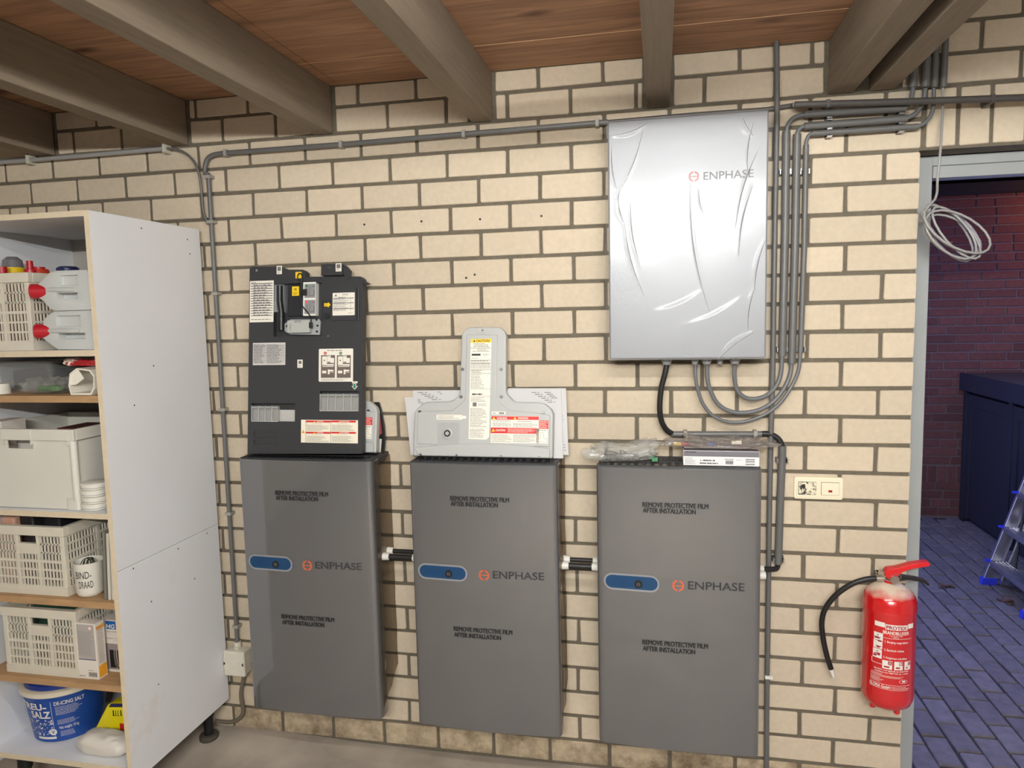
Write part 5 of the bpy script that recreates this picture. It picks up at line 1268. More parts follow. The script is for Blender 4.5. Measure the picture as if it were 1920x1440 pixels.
t = bz(55, 489, YB).z - ZB; bottle('bottle', 'clear bottle with tall red cap in the top crate', bz(56, 500, YB).x, YB, ZB, [(0.03, 0), (0.033, 0.01), (0.033, t - 0.09), (0.028, t - 0.06), (0.018, t - 0.045)], M_CLEARR, [(0.018, t - 0.047), (0.018, t - 0.03), (0.0105, t - 0.028), (0.010, t)], M_REDCAP, 'bottles in the top crate')
t = bz(5, 500, YB).z - ZB; bottle('bottle', 'bottle with short red cap at the left of the top crate', bz(4, 510, YB).x, YB, ZB, [(0.03, 0), (0.031, 0.01), (0.031, t - 0.07), (0.017, t - 0.05)], M_CLEARR, [(0.016, t - 0.052), (0.0155, t)], M_REDCAP, 'bottles in the top crate')
M_YELP = mat('yellow_plastic', (226, 190, 30), 0.4)
t = bz(22, 500, -0.40).z - ZB; bottle('bottle', 'yellow bottle with smoky clear cap in the top crate', bz(24, 500, -0.40).x, -0.40, ZB, [(0.035, 0), (0.04, 0.012), (0.042, t - 0.03), (0.034, t - 0.004)], M_YELP, [(0.034, t - 0.005), (0.030, t + 0.022), (0.016, t + 0.034)], mat('smoky_cap', (128, 124, 126), 0.25, trans=0.3), 'bottles in the top crate')
t = bz(85, 502, -0.33).z - ZB; bottle('bottle', 'orange-red bottle between red caps in the top crate', bz(80, 505, -0.33).x - 0.024, -0.322, ZB, [(0.034, 0), (0.038, 0.012), (0.038, t - 0.03), (0.03, t - 0.004)], mat('orange_red_plastic', (222, 66, 36), 0.4), [(0.02, t - 0.005), (0.02, t + 0.004)], M_REDCAP, 'bottles in the top crate')
ZS1 = 1.6285
t = bz(127, 500, -0.2).z - ZS1; bottle('bottle', 'bottle with wide dark blue cap standing behind the canisters', bz(127, 505, -0.2).x, -0.2, ZS1, [(0.04, 0), (0.042, 0.01), (0.042, t - 0.05), (0.036, t - 0.03)], M_WHITE, [(0.040, t - 0.032), (0.038, t - 0.006), (0.03, t)], mat('navy_cap', (40, 44, 92), 0.4), 'bottles behind the canisters')
t = bz(107, 502, -0.36).z - ZS1; bottle('bottle', 'bottle with small red cap standing behind the canisters', -2.622, -0.36, ZS1, [(0.03, 0), (0.032, 0.01), (0.032, t - 0.06), (0.014, t - 0.03)], M_WHITE, [(0.014, t - 0.032), (0.013, t)], M_REDCAP, 'bottles behind the canisters')

# ---- crumpled bags
def bag(name, label, c, sx, sy, sz, m_, seed, amp=0.12, freq=14.0, flat=0.0, cat='bag', slope=0.0, nu=40, nv=24, parent=None, taper=0.0):
    """closed crumpled pillow resting on its flat underside; c = centre of the underside"""
    def f(u, v):
        a = 2 * pi * u; b = pi * (v - 0.5)
        cb_, sb = cos(b), sin(b)
        sgn = lambda q, e: (abs(q) ** e) * (1 if q >= 0 else -1)
        x = sgn(cos(a), 0.6) * (cb_ ** 0.5 if cb_ > 0 else 0); y = sgn(sin(a), 0.6) * (cb_ ** 0.5 if cb_ > 0 else 0); z = sgn(sb, 0.8)
        p = Vector((x * sx, y * sy, z * sz))
        q = Vector((p.x * freq + seed * 3.1, p.y * freq, p.z * freq))
        n1 = abs(noise.noise(q)) - 0.25 + 0.5 * (abs(noise.noise(q * 2.3)) - 0.25)
        k = 1 + amp * n1 * 2
        X_, Y_, Z_ = p.x * k, p.y * k, (p.z * (1 + amp * 4 * n1) if z > 0 else p.z * (1 - flat))
        Z_ *= 1 - taper * (x * 0.5 + 0.5)
        return (X_, Y_, max(-sz * (1 - flat), Z_) + sz * (1 - flat) + slope * X_)
    m = MB(); m.grid(f, nu, nv)
    o = m.build(name, m_, smooth=35, fix=True); o.location = c
    bm = bmesh.new(); bm.from_mesh(o.data); bmesh.ops.remove_doubles(bm, verts=bm.verts, dist=1e-5); bm.to_mesh(o.data); bm.free()
    mz = min(v.co.z for v in o.data.vertices)
    for v in o.data.vertices: v.co.z -= mz
    if cat: tag(o, label, cat)
    return o
M_POLY = film_mat('poly_bag', (242, 242, 240), 0.13, 0.08)
M_POLYD = film_mat('poly_bag_thin', (235, 232, 228), 0.18, 0.09, haze=(214, 208, 204))
# second shelf
Z2 = 1.4805
bw = thing('clear_tub', 'clear plastic tub on the second shelf behind a plastic bag', 'tub', (-2.905, -0.36, Z2))
MB().prism_z(rrect(-0.118, -0.08, 0.118, 0.08, 0.02), 0, 0.004).build('floor', M_CLEAR, bw)
def tubw(u, v):
    q = rrect(-0.118, -0.08, 0.118, 0.08, 0.02); k = int(u * len(q)) % len(q); s = 0.9 + 0.1 * v; return (q[k][0] * s, q[k][1] * s, 0.1 * v)
MB().grid(tubw, 24, 4).build('wall', M_CLEAR, bw, smooth=60)
MB().tube([(a * 1.0, b * 1.0, 0.1) for a, b in rrect(-0.118, -0.08, 0.118, 0.08, 0.02)], 0.005, 8, closed=True).build('rim', mat('frosted_rim', (150, 150, 150), 0.3), bw, smooth=60)
tag(MB().box(-2.985, -0.405, Z2 + 0.006, -2.83, -0.32, Z2 + 0.07).build('dark_box', mat('dark_blue_grey', (44, 46, 58), 0.6), bevel=0.004), 'dark grey-blue box inside the clear tub', 'box')
p = W(85, 742, -0.53); bag('plastic_bag', 'crinkled clear bag with green contents at the front of the second shelf', (p.x, -0.51, Z2 + 0.001), 0.088, 0.05, 0.026, M_POLY, 3, 0.25, 30)
p = W(92, 730, -0.51); bag('green_pouch', 'green pouch inside the clear bag on the second shelf', (p.x + 0.005, -0.508, Z2 + 0.0065), 0.045, 0.022, 0.010, mat('leaf_green', (70, 120, 52), 0.5), 5, 0.15, 30, cat='pouch')
ct_ = thing('carton_tube', 'open white folded carton lying on the second shelf', 'carton', (W(160, 744, -0.55).x, -0.56, Z2))
oc = [(-0.050, 0.0), (0.028, 0.0), (0.042, 0.02), (0.046, 0.062), (0.03, 0.082), (-0.02, 0.088), (-0.048, 0.07), (-0.056, 0.03)]
oc = [(x * 1.0 + 0.004, z) for x, z in oc]
m = MB(); n = len(oc)
inn = [(x * 0.92, 0.006 + z * 0.88) for x, z in oc]
for q0, q1, y0, y1 in ((oc, oc, 0.0, 0.22),): m.add([(x, 0.0, z) for x, z in oc] + [(x, 0.24, z) for x, z in oc] + [(x, 0.0, z) for x, z in inn] + [(x, 0.24, z) for x, z in inn], [(i, (i + 1) % n, (i + 1) % n + n, i + n) for i in range(n)] + [(i + 2 * n, i + 3 * n, (i + 1) % n + 3 * n, (i + 1) % n + 2 * n) for i in range(n)] + [(i, i + 2 * n, (i + 1) % n + 2 * n, (i + 1) % n) for i in range(n)])
m.build('tube', M_PAPER, ct_, fix=True)
MB().prism_y([(x * 0.99, 0.001 + z * 0.98) for x, z in inn], 0.12, 0.124).build('inner_board', mat('brown_card', (120, 96, 70), 0.8), ct_)
MB().prism_y([inn[-1], inn[-2], inn[-3], (inn[-3][0] + 0.02, inn[-3][1] - 0.03), (inn[-1][0] + 0.02, inn[-1][1])], 0.004, 0.007).build('folded_flap', M_PAPER, ct_)
bag('snack_bag', 'red and white bag lying on the open carton', (W(152, 700, -0.50).x, -0.47, Z2 + 0.0895), 0.062, 0.055, 0.0125, mat('white_foil', (226, 214, 200), 0.35, dirt=(176, 40, 44), dscale=9, dlo=0.50, dhi=0.54), 9, 0.3, 24)
tag(MB().lathe([(0.012, 0), (0.03, 0), (0.03, 0.035), (0.012, 0.035)], n=24).build('white_roll', M_WHITE, smooth=40), 'small white roll at the left end of the second shelf', 'roll').location = (W(2, 740, -0.53).x, -0.53, Z2 + 0.0005)

# ---- third shelf: bin, tins, spray can, yellow pack
Z3 = 1.0925
bin_r = W(148, 950, -0.555).x; btop = W(146, 806, -0.555).z - Z3
bi = thing('storage_bin', 'large white plastic storage bin with handle hole on the third shelf', 'bin', (bin_r - 0.2, -0.355, Z3))
M_BIN = mat('white_bin', (214, 211, 200), 0.45, var=0.02, scale=9)
a, b = 0.2, 0.2; tp = 0.012
def frus(m, h0, h1, t=0.004):
    for (x0, y0, x1, y1) in ((-a, -b, a, -b), (a, -b, a, b), (a, b, -a, b), (-a, b, -a, -b)):
        pass
out_ = MB(); H3 = btop
hole = (W(14, 830, -0.555).x - bi.location.x, W(61, 830, -0.555).x - bi.location.x, W(40, 841, -0.555).z - Z3, W(40, 819, -0.555).z - Z3)
fm = MB()
for x0, x1, z0, z1 in ((-a, hole[0], 0.006, H3), (hole[1], a, 0.006, H3), (hole[0], hole[1], 0.006, hole[2]), (hole[0], hole[1], hole[3], H3)): fm.box(x0, -b, z0, x1, -b + 0.004, z1)
fm.build('front_wall', M_BIN, bi)
MB().box(a - 0.004, -b + 0.004, 0.006, a, b, H3).build('side_wall', M_BIN, bi); MB().box(-a, -b + 0.004, 0.006, -a + 0.004, b, H3).build('side_wall', M_BIN, bi)
MB().box(-a + 0.004, b - 0.004, 0.006, a - 0.004, b, H3).build('back_wall', M_BIN, bi); MB().box(-a, -b, 0.002, a, b, 0.006).build('floor', M_BIN, bi)
m = MB()
for s in (-1, 1): m.box(-a - 0.012, s * b, H3 - 0.036, a + 0.012, s * (b + 0.012), H3 + 0.002); m.box(s * a, -b, H3 - 0.036, s * (a + 0.012), b, H3 + 0.002)
m.build('rim', M_BIN, bi, bevel=0.002)
for x in (hole[0] - 0.006, hole[1] + 0.006, a - 0.012): MB().box(x - 0.0015, -b - 0.014, H3 - 0.05, x + 0.0015, -b, H3).build('rim_rib', M_BIN, bi)
for s in (-1, 1): MB().prism_z(rrect(s * a - 0.045 if s > 0 else s * a - 0.004, -b - 0.006, s * a + 0.006 if s > 0 else s * a + 0.045, -b + 0.045, 0.01), 0.0, 0.04).build('corner_foot', M_BIN, bi, bevel=0.002)
MB().cyl((a - 0.004, -b + 0.002, 0.03), (a - 0.004, -b + 0.002, H3 - 0.03), 0.012, n=16).build('corner_round', M_BIN, bi, smooth=40)
for q, (x, y, z, sx, sy, sz, c_, lb) in enumerate(((-0.07, -0.05, 0.0, 0.05, 0.06, H3 - 0.055, (226, 220, 210), 'white box inside the storage bin'), (-0.157, -0.11, 0.0, 0.03, 0.05, H3 + 0.012, (214, 206, 196), 'tall pale box at the left in the storage bin'), (0.05, 0.04, 0.0, 0.08, 0.07, H3 - 0.03, (96, 52, 50), 'maroon box at the back of the storage bin'))):
    tag(MB().box(-sx, -sy, 0, sx, sy, sz).build('bin_box', mat('binbox%d' % q, c_, 0.6), bevel=0.003), lb, 'box').location = (bi.location.x + x, bi.location.y + y, Z3 + 0.0062)
for i in range(4):
    p = W(180.5, 961 - i * 11.2, -0.525); t = thing('white_tin', ['bottom white round tin of the stack of four', 'second white round tin from the bottom of the stack', 'third white round tin from the bottom of the stack', 'topmost white round tin of the stack of four'][i], 'tin', (W(180.5, 940, -0.525).x + (0.002 if i % 2 else -0.001), -0.525, Z3 + i * 0.0232), group='stacked white tins')
    MB().lathe([(0.040, 0), (0.043, 0.002), (0.043, 0.015), (0.0455, 0.016), (0.0455, 0.021), (0.043, 0.0225)], n=32).build('tin', M_WHITE, t, smooth=40)
    pm = MB(); pm.grid(lambda u, v: (0.0434 * sin((u - 0.5) * 2.4 + 0.6), -0.0434 * cos((u - 0.5) * 2.4 + 0.6), 0.006 + 0.002 * v), 14, 1); pm.build('print_band', mat('pale_band', (150, 150, 152), 0.5), t)
sc = thing('spray_can', 'slim blue and teal spray can behind the storage bin', 'spray can', (-2.515, -0.40, Z3))
ht = W(190, 815, -0.40).z - Z3
MB().lathe([(0.024, 0), (0.026, 0.004), (0.026, ht - 0.08), (0.022, ht - 0.07)], n=24).build('body', mat('teal_print', (40, 84, 104), 0.35, dirt=(150, 60, 50), dscale=14, dlo=0.55, dhi=0.6), sc, smooth=40)
MB().lathe([(0.0245, ht - 0.078), (0.0245, ht - 0.01), (0.02, ht)], n=24).build('cap', mat('royal_blue', (34, 58, 150), 0.35), sc, smooth=40)
yp = thing('yellow_pack', 'yellow pack with red top in the dark at the back of the third shelf', 'pack', (-2.55, -0.2, Z3))
MB().box(-0.05, -0.035, 0, 0.05, 0.035, 0.325).build('carton', M_YELP, yp, bevel=0.003); MB().box(-0.03, -0.02, 0.325, 0.045, 0.03, 0.36).build('lid', M_REDCAP, yp, bevel=0.004)

# ---- fourth shelf
Z4 = 0.7905
mp_ = W(171, 1112, -0.525); mg = thing('plastic_mug', 'white plastic pot hand-lettered BIND-DRAAD holding dark wire', 'pot', (mp_.x, -0.525, Z4))
mh_ = W(171, 1062, -0.57).z - Z4 + 0.004
MB().lathe([(0.030, 0.0), (0.038, 0.004), (0.043, 0.016), (0.0475, mh_ - 0.004), (0.049, mh_), (0.0455, mh_), (0.0415, 0.02), (0.02, 0.012)], n=36).build('pot', M_WHITE, mg, smooth=50)
def on_mug(p):
    r_ = 0.0426 + 0.0045 * p.z / mh_ + 0.0012; a = p.x / 0.046 + 0.55
    return Vector((r_ * sin(a), -r_ * cos(a), p.z))
text('BIND-', mg, (-0.036, mh_ * 0.58, 0.014, mh_ * 0.78), M_INK, bold=0.0, xf=on_mug, name='hand_lettering'); text('DRAAD', mg, (-0.028, mh_ * 0.30, 0.018, mh_ * 0.50), M_INK, bold=0.0, xf=on_mug, name='hand_lettering')
wi = thing('binding_wire', 'dark loops of binding wire in the white pot', 'wire', (mp_.x, -0.525, Z4 + 0.022))
for k in range(7):
    rg = random.Random(k); c0 = Vector((rg.uniform(-0.008, 0.008), rg.uniform(-0.008, 0.008), 0.055))
    MB().tube([c0 + Vector((0.022 * cos(2 * pi * q / 20) * cos(k), 0.022 * cos(2 * pi * q / 20) * sin(k), 0.05 * sin(2 * pi * q / 20))) for q in range(20)], 0.0014, 6, closed=True).build('wire_loop', mat('dark_wire', (66, 66, 58), 0.4, 0.7), wi, smooth=60)
for i, (px, th, c_) in enumerate(((199, 0.009, (120, 118, 104)), (206, 0.010, (206, 202, 190)), (214, 0.012, (212, 208, 196)))):
    y0 = -0.565; x = (-2.5300, -2.5150, -2.5000)[i]; hh = 0.235 - i * 0.006
    o = MB().box(0, 0, 0, th, 0.17, hh).build('leaning_board', mat('board%d' % i, c_, 0.55), bevel=0.002)
    o.location = (x, y0, Z4 + 0.0005); o.rotation_euler = (0, 0.05, 0)
    tag(o, ['dark-edged thin board next to the binding wire pot', 'middle off-white board leaning beside the binding wire pot', 'off-white board leaning against the cupboard side'][i], 'board', 'boards leaning on the fourth shelf')
cr = W(128, 1117, -0.56).x
for q, (x, y, sx, sy, h_, c_, nm, lb) in enumerate(((-0.22, -0.45, 0.05, 0.06, 0.262, (34, 30, 32), 'tool_case', 'black tool case sticking out of the grubby crate at the left'), (-0.125, -0.40, 0.035, 0.08, 0.256, (28, 28, 34), 'tool_case', 'black tool case in the middle of the grubby crate'), (-0.05, -0.32, 0.02, 0.06, 0.262, (30, 30, 52), 'tool_case', 'dark blue tool case at the right of the grubby crate'), (-0.25, -0.52, 0.03, 0.016, 0.254, (196, 150, 128), 'wooden_block', 'pinkish wooden block standing in the grubby crate'))):
    tag(MB().box(-sx, -sy, 0, sx, sy, h_).build(nm, mat('case%d' % q, c_, 0.5), bevel=0.01), lb, 'case' if q < 3 else 'block').location = (cr + x, y, Z4 + 0.0065)
# ---- fifth shelf
Z5 = 0.5015
cr5 = W(153, 1277, -0.56).x
for q, (x, y, sx, sy, h_, c_, lb) in enumerate(((-0.20, -0.40, 0.06, 0.08, 0.222, (32, 62, 48), 'dark green carton at the left in the fifth shelf crate'), (-0.09, -0.42, 0.04, 0.09, 0.218, (36, 70, 54), 'dark green carton in the middle of the fifth shelf crate'), (-0.10, -0.525, 0.05, 0.010, 0.12, (176, 150, 96), 'tan packet at the front of the fifth shelf crate'))):
    tag(MB().box(-sx, -sy, 0, sx, sy, h_).build('carton', mat('carton%d' % q, c_, 0.6), bevel=0.003), lb, 'carton').location = (cr5 + x, y, Z5 + 0.0065)
bt = thing('plastic_tray', 'white rounded plastic tray lying across the crate and the drain cleaner carton', 'tray', (cr5 + 0.0, -0.36, Z5 + 0.2385))
MB().prism_z(rrect(-0.055, -0.14, 0.062, 0.14, 0.02), 0.0, 0.018).build('plate', M_WHITE, bt, bevel=0.005, seg=3); MB().prism_z(rrect(-0.045, -0.13, 0.052, 0.13, 0.018), 0.018, 0.022).build('raised_top', M_WHITE, bt, bevel=0.002)
def kf(X, Y, y): return W(X / 4.5, 1120 + Y / 4.5, y)
# drain cleaner boxes
M_CARD = mat('carton_white', (224, 216, 204), 0.5)
M_AMB = mat('amber_print', (232, 160, 40), 0.5)
y0 = -0.558
A = kf(676, 705, y0); B = kf(838, 705, y0); wbx = B.x - A.x; hbx = kf(740, 222, y0).z - Z5
h1 = thing('drain_cleaner_box', 'drain cleaner carton with grey back panel next to the crate', 'carton', (A.x, y0, Z5), group='drain cleaner cartons')
MB().box(0, 0, 0, wbx, 0.040, hbx).build('carton', M_CARD, h1, bevel=0.001)
def hb(fx0, fz0, fx1, fz1, m_, y=-0.0006, p=None, nm='print'): return MB().rect(wbx * fx0, hbx * fz0, wbx * fx1, hbx * fz1, y).build(nm, m_, p or h1)
hb(0.04, 0.37, 0.93, 0.98, mat('grey_panel', (176, 170, 164), 0.5)); hb(0.04, 0.345, 0.93, 0.362, mat('navy_line', (50, 50, 110), 0.5)); fine(h1, (wbx * 0.08, hbx * 0.42, wbx * 0.9, hbx * 0.86), 24, mat('pale_ink', (140, 134, 130), 0.5), y=-0.0012, seed=2, fill=0.95, h=0.3)
m = MB(); k = wbx * 0.74; zc = hbx * 0.92
m.poly([(k - 0.009, -0.0014, zc), (k, -0.0014, zc - 0.009), (k + 0.009, -0.0014, zc), (k, -0.0014, zc + 0.009)]); m.build('hazard_diamond', M_RED, h1)
m = MB(); m.poly([(k - 0.0075, -0.0018, zc), (k, -0.0018, zc - 0.0075), (k + 0.0075, -0.0018, zc), (k, -0.0018, zc + 0.0075)]); m.build('hazard_diamond_inner', M_PAPER, h1)
m = MB()
for q in range(10): m.rect(wbx * (0.5 + q * 0.045), hbx * 0.05, wbx * (0.515 + q * 0.045 + (q % 3) * 0.006), hbx * 0.13, -0.0012)
m.build('barcode', M_INK, h1); fine(h1, (wbx * 0.5, hbx * 0.15, wbx * 0.9, hbx * 0.175), 1, M_INK, y=-0.0012, seed=4); fine(h1, (wbx * 0.04, hbx * 0.04, wbx * 0.32, hbx * 0.07), 1, M_INK, y=-0.0012, seed=5, fill=1)
def side_rect(z0, z1, m_, y0_=0.003, y1_=0.037): MB().add([(wbx + 0.0006, y0_, z0), (wbx + 0.0006, y1_, z0), (wbx + 0.0006, y1_, z1), (wbx + 0.0006, y0_, z1)], [(0, 1, 2, 3)]).build('side_print', m_, h1)
side_rect(hbx * 0.03, hbx * 0.24, M_AMB); side_rect(hbx * 0.88, hbx * 0.94, M_AMB)
m = MB(); rg = random.Random(3)
for q in range(26): m.add([(wbx + 0.001, 0.006, hbx * 0.28 + q * 0.005), (wbx + 0.001, rg.uniform(0.024, 0.036), hbx * 0.28 + q * 0.005), (wbx + 0.001, 0.03, hbx * 0.28 + q * 0.005 + 0.0016), (wbx + 0.001, 0.006, hbx * 0.28 + q * 0.005 + 0.0016)], [(0, 1, 2, 3)])
m.build('fine_print', mat('pale_ink', (140, 134, 130)), h1)
y2 = -0.50; A2 = kf(888, 690, y2); w2 = CX1 - 0.0195 - A2.x; hb2 = kf(900, 190, y2).z - Z5
h2 = thing('drain_cleaner_box', 'drain cleaner carton with blue HG logo and a sink trap picture', 'carton', (A2.x, y2, Z5), group='drain cleaner cartons')
MB().box(0, 0, 0, w2, 0.055, hb2).build('carton', M_CARD, h2, bevel=0.001)
def h2r(X0, Y0, X1, Y1):
    a = kf(X0, Y0, y2); b = kf(X1, Y1, y2); return (a.x - A2.x, b.z - Z5, min(b.x - A2.x, w2), a.z - Z5)
def h2b(X0, Y0, X1, Y1, m_, y=-0.0006, nm='print'): return MB().rect(*h2r(X0, Y0, X1, Y1), y).build(nm, m_, h2)
h2b(888, 196, 980, 272, mat('hg_blue', (22, 92, 160), 0.4)); text('HG', h2, h2r(894, 222, 972, 266), M_WP, y=-0.0014, bold=0.03, italic=0.15); h2b(980, 198, 1060, 262, M_AMB)
text('DUO ONTSTOPPER', h2, (lambda q: (q[0], q[1], q[0] + 0.062, q[3]))(h2r(898, 282, 1040, 302)), M_INK, y=-0.0009, bold=0.01) if w2 > 0.064 else text('DUO ONTST', h2, h2r(898, 282, 1028, 302), M_INK, y=-0.0009, bold=0.01)
fine(h2, h2r(915, 310, 1025, 322), 1, M_RED, y=-0.0009, seed=6, fill=1); text('DEBOUCHE', h2, h2r(898, 338, 1030, 356), M_INK, y=-0.0009, bold=0.008); fine(h2, h2r(955, 362, 1030, 374), 1, M_INKG, y=-0.0009, seed=7, fill=1)
h2b(888, 385, 1060, 615, mat('picture_grey', (150, 138, 134), 0.5)); h2b(926, 440, 1060, 600, M_INK, y=-0.0012)
for wd, mm, yy in ((0.0058, M_PAPER, -0.0016), (0.0046, mat('pipe_brown', (92, 80, 78), 0.4), -0.0022)):
    pts = [kf(X, Y, y2) for X, Y in ((975, 445), (978, 500), (990, 570), (1015, 600), (1040, 580))]; m = MB()
    for q in range(len(pts) - 1):
        P0 = Vector((min(pts[q].x - A2.x, w2 - 0.004), yy, pts[q].z - Z5)); P1 = Vector((min(pts[q + 1].x - A2.x, w2 - 0.004), yy, pts[q + 1].z - Z5))
        d_ = (P1 - P0); 
        if d_.length < 1e-4: continue
        n_ = d_.normalized().cross(Vector((0, 1, 0))) * wd; m.poly([P0 - n_, P0 + n_, P1 + n_, P1 - n_])
    m.build('trap_picture', mm, h2, fix=False)
m = MB(); q = h2r(924, 628, 1040, 672)
for z_ in (q[1], q[3]): m.rect(q[0], z_ - 0.0004, q[2], z_ + 0.0004, -0.0009)
m.rect(q[0] - 0.0004, q[1], q[0] + 0.0004, q[3], -0.0009); m.build('table_lines', M_INK, h2); fine(h2, h2r(936, 636, 1010, 664), 2, M_INK, y=-0.0009, seed=8)

# ---- bottom: bucket, yellow pack, white bag
Z6 = 0.2115
bk_y = -0.395; bc_ = W(98, 1360, bk_y); RB0, RB1 = 0.112, 0.139
bk = thing('salt_bucket', 'blue tub of de-icing salt with cream rim and blue lid', 'bucket', (max(bc_.x, CX0 + 0.018 + RB1 + 0.012), bk_y, Z6))
M_BKT = mat('bucket_blue', (28, 72, 150), 0.35)
hbk = W(98, 1306, bk_y - RB1).z - Z6
MB().lathe([(RB0 - 0.006, 0), (RB0, 0.004), (RB1, hbk), (RB1 - 0.004, hbk), (RB0 - 0.004, 0.01)], n=56).build('tub', M_BKT, bk, smooth=40)
MB().lathe([(RB1 - 0.004, hbk - 0.012), (RB1 + 0.007, hbk - 0.012), (RB1 + 0.008, hbk + 0.004), (RB1 + 0.002, hbk + 0.008), (RB1 - 0.006, hbk + 0.008)], n=56).build('rim', mat('cream_rim', (222, 212, 190), 0.45), bk, smooth=40)
MB().lathe([(0.0, hbk + 0.0), (RB1 - 0.008, hbk + 0.0), (RB1 - 0.012, hbk + 0.022), (RB1 - 0.024, hbk + 0.030), (RB1 - 0.032, hbk + 0.024), (0.0, hbk + 0.022)], n=56).build('lid', mat('lid_blue', (24, 52, 132), 0.35), bk, smooth=40)
bo = bk.location
def kb(X, Y):
    d = ray(X / 4.5, 1120 + Y / 4.5); o = CAM - bo; R_ = 0.128; A = d.x ** 2 + d.y ** 2; B = o.x * d.x + o.y * d.y; C_ = o.x ** 2 + o.y ** 2 - R_ ** 2
    t = (-B - sqrt(max(0, B * B - A * C_))) / A; p = o + d * t
    return (atan2(p.x, -p.y), p.z)
def onk(off): 
    return lambda p: (lambda r_: Vector((r_ * sin(p.x), -r_ * cos(p.x), p.z)))(RB0 + (RB1 - RB0) * (p.z - 0.004) / (hbk - 0.004) + off)
def kx(X): return kb(X, 1030)[0]
def kz(Y): return min(kb(430, Y)[1], hbk - 0.014)
def kgrid(X0, Y0, X1, Y1, m_, off=0.0006, nm='print'):
    m = MB(); m.grid(lambda u, v: (kx(X0) + (kx(X1) - kx(X0)) * u, 0, kz(Y1) + (kz(Y0) - kz(Y1)) * v), 16, 2); return m.build(nm, m_, bk, xf=onk(off))
def ktext(s, X0, Y0, X1, Y1, m_=M_WP, off=0.0014, bold=0.02): return text(s, bk, (kx(X0), kz(Y1), kx(X1), kz(Y0)), m_, xf=onk(off), bold=bold)
ktext('STREU-', 222, 888, 405, 950, M_WP, bold=0.03); ktext('SALZ', 275, 960, 430, 1025, M_WP, bold=0.03)
ktext('DE-ICING SALT', 470, 880, 720, 915); 
fine(bk, (kx(475), kz(1005), kx(730), kz(925)), 6, M_WP, seed=3, xf=onk(0.0014), h=0.3, xs=6); fine(bk, (kx(480), kz(1090), kx(700), kz(1045)), 4, M_WP, seed=4, xf=onk(0.0014), h=0.3, xs=6); fine(bk, (kx(495), kz(1200), kx(640), kz(1150)), 5, M_WP, seed=5, xf=onk(0.0014), h=0.3, xs=6)
ktext('Net weight: 10 kg', 490, 1105, 670, 1140, bold=0.01)
m = MB(); rg = random.Random(2)
for q in range(90):
    X, Y = rg.uniform(232, 440), rg.uniform(1040, 1180); a_, z_ = kx(X), kz(Y); r_ = rg.uniform(0.0014, 0.0030)
    m.add([(a_ + r_ / 0.128 * cos(2 * pi * k / 8), 0, z_ + r_ * sin(2 * pi * k / 8)) for k in range(8)], [tuple(range(8))])
m.build('salt_specks', M_WP, bk, xf=onk(0.0012))
a_, z_ = kx(430), kz(1150); m = MB(); m.add([(a_ + 0.013 / 0.128 * cos(2 * pi * k / 24), 0, z_ + 0.013 * sin(2 * pi * k / 24)) for k in range(24)], [tuple(range(24))]); m.build('seal', M_WP, bk, xf=onk(0.0018)); text('V', bk, (a_ - 0.05, z_ - 0.007, a_ + 0.05, z_ + 0.007), M_BKT, xf=onk(0.0024), bold=0.02)
kgrid(285, 1195, 450, 1215, M_WP)
kgrid(440, 878, 443, 1200, M_WP)
bag('white_carrier_bag', 'limp white plastic bag on the cupboard floor in front of the yellow pack', (W(197, 1405, -0.52).x, -0.515, Z6 + 0.0005), 0.098, 0.045, 0.036, mat('white_polythene', (216, 210, 200), 0.4), 12, 0.13, 13)
yb = thing('yellow_bag', 'bright yellow packet with dark lettering leaning behind the white bag', 'packet', (W(205, 1375, -0.42).x + 0.012, -0.425, Z6 + 0.002), (0, 0.0, 0))
def yk(px, py):
    p = W(px, py, -0.425); return (min(p.x, CX1 - 0.022) - yb.location.x, p.z - yb.location.z)
yo = [(183, 1365), (207, 1318), (214, 1313), (243, 1313), (243, 1390), (205, 1390)]
ybl = [yk(*q) for q in yo]; zz = min(z for x, z in ybl); yb.location.z = Z6 + 0.001; ybl = [(x, max(z + Z6 * 0 , 0.0)) for x, z in [yk(*q) for q in yo]]
ybl[-1] = (ybl[-1][0], 0.0); ybl[-2] = (ybl[-2][0], 0.0)
MB().prism_y(ybl, -0.02, 0.03).build('packet', mat('lemon_yellow', (236, 220, 20), 0.35), yb, bevel=0.008, seg=3)
MB().prism_y([yk(212, 1320), yk(216, 1313.5), yk(241, 1313.5), yk(241, 1320)], -0.0215, -0.0195).build('dark_band', mat('navy_print', (34, 32, 80), 0.5), yb)
def yr(px0, py0, px1, py1):
    a = yk(px0, py0); b = yk(px1, py1); return (a[0], b[1], b[0], a[1])
m = MB()
for q in ((219, 1326, 222, 1337), (224, 1326, 226, 1337), (228, 1326, 230, 1337), (219, 1335, 232, 1337), (233, 1326, 236, 1337)): m.rect(*yr(*q), -0.0206)
m.build('print', M_INK, yb); MB().rect(*yr(232, 1350, 241, 1366), -0.0206).build('print', M_RED, yb)

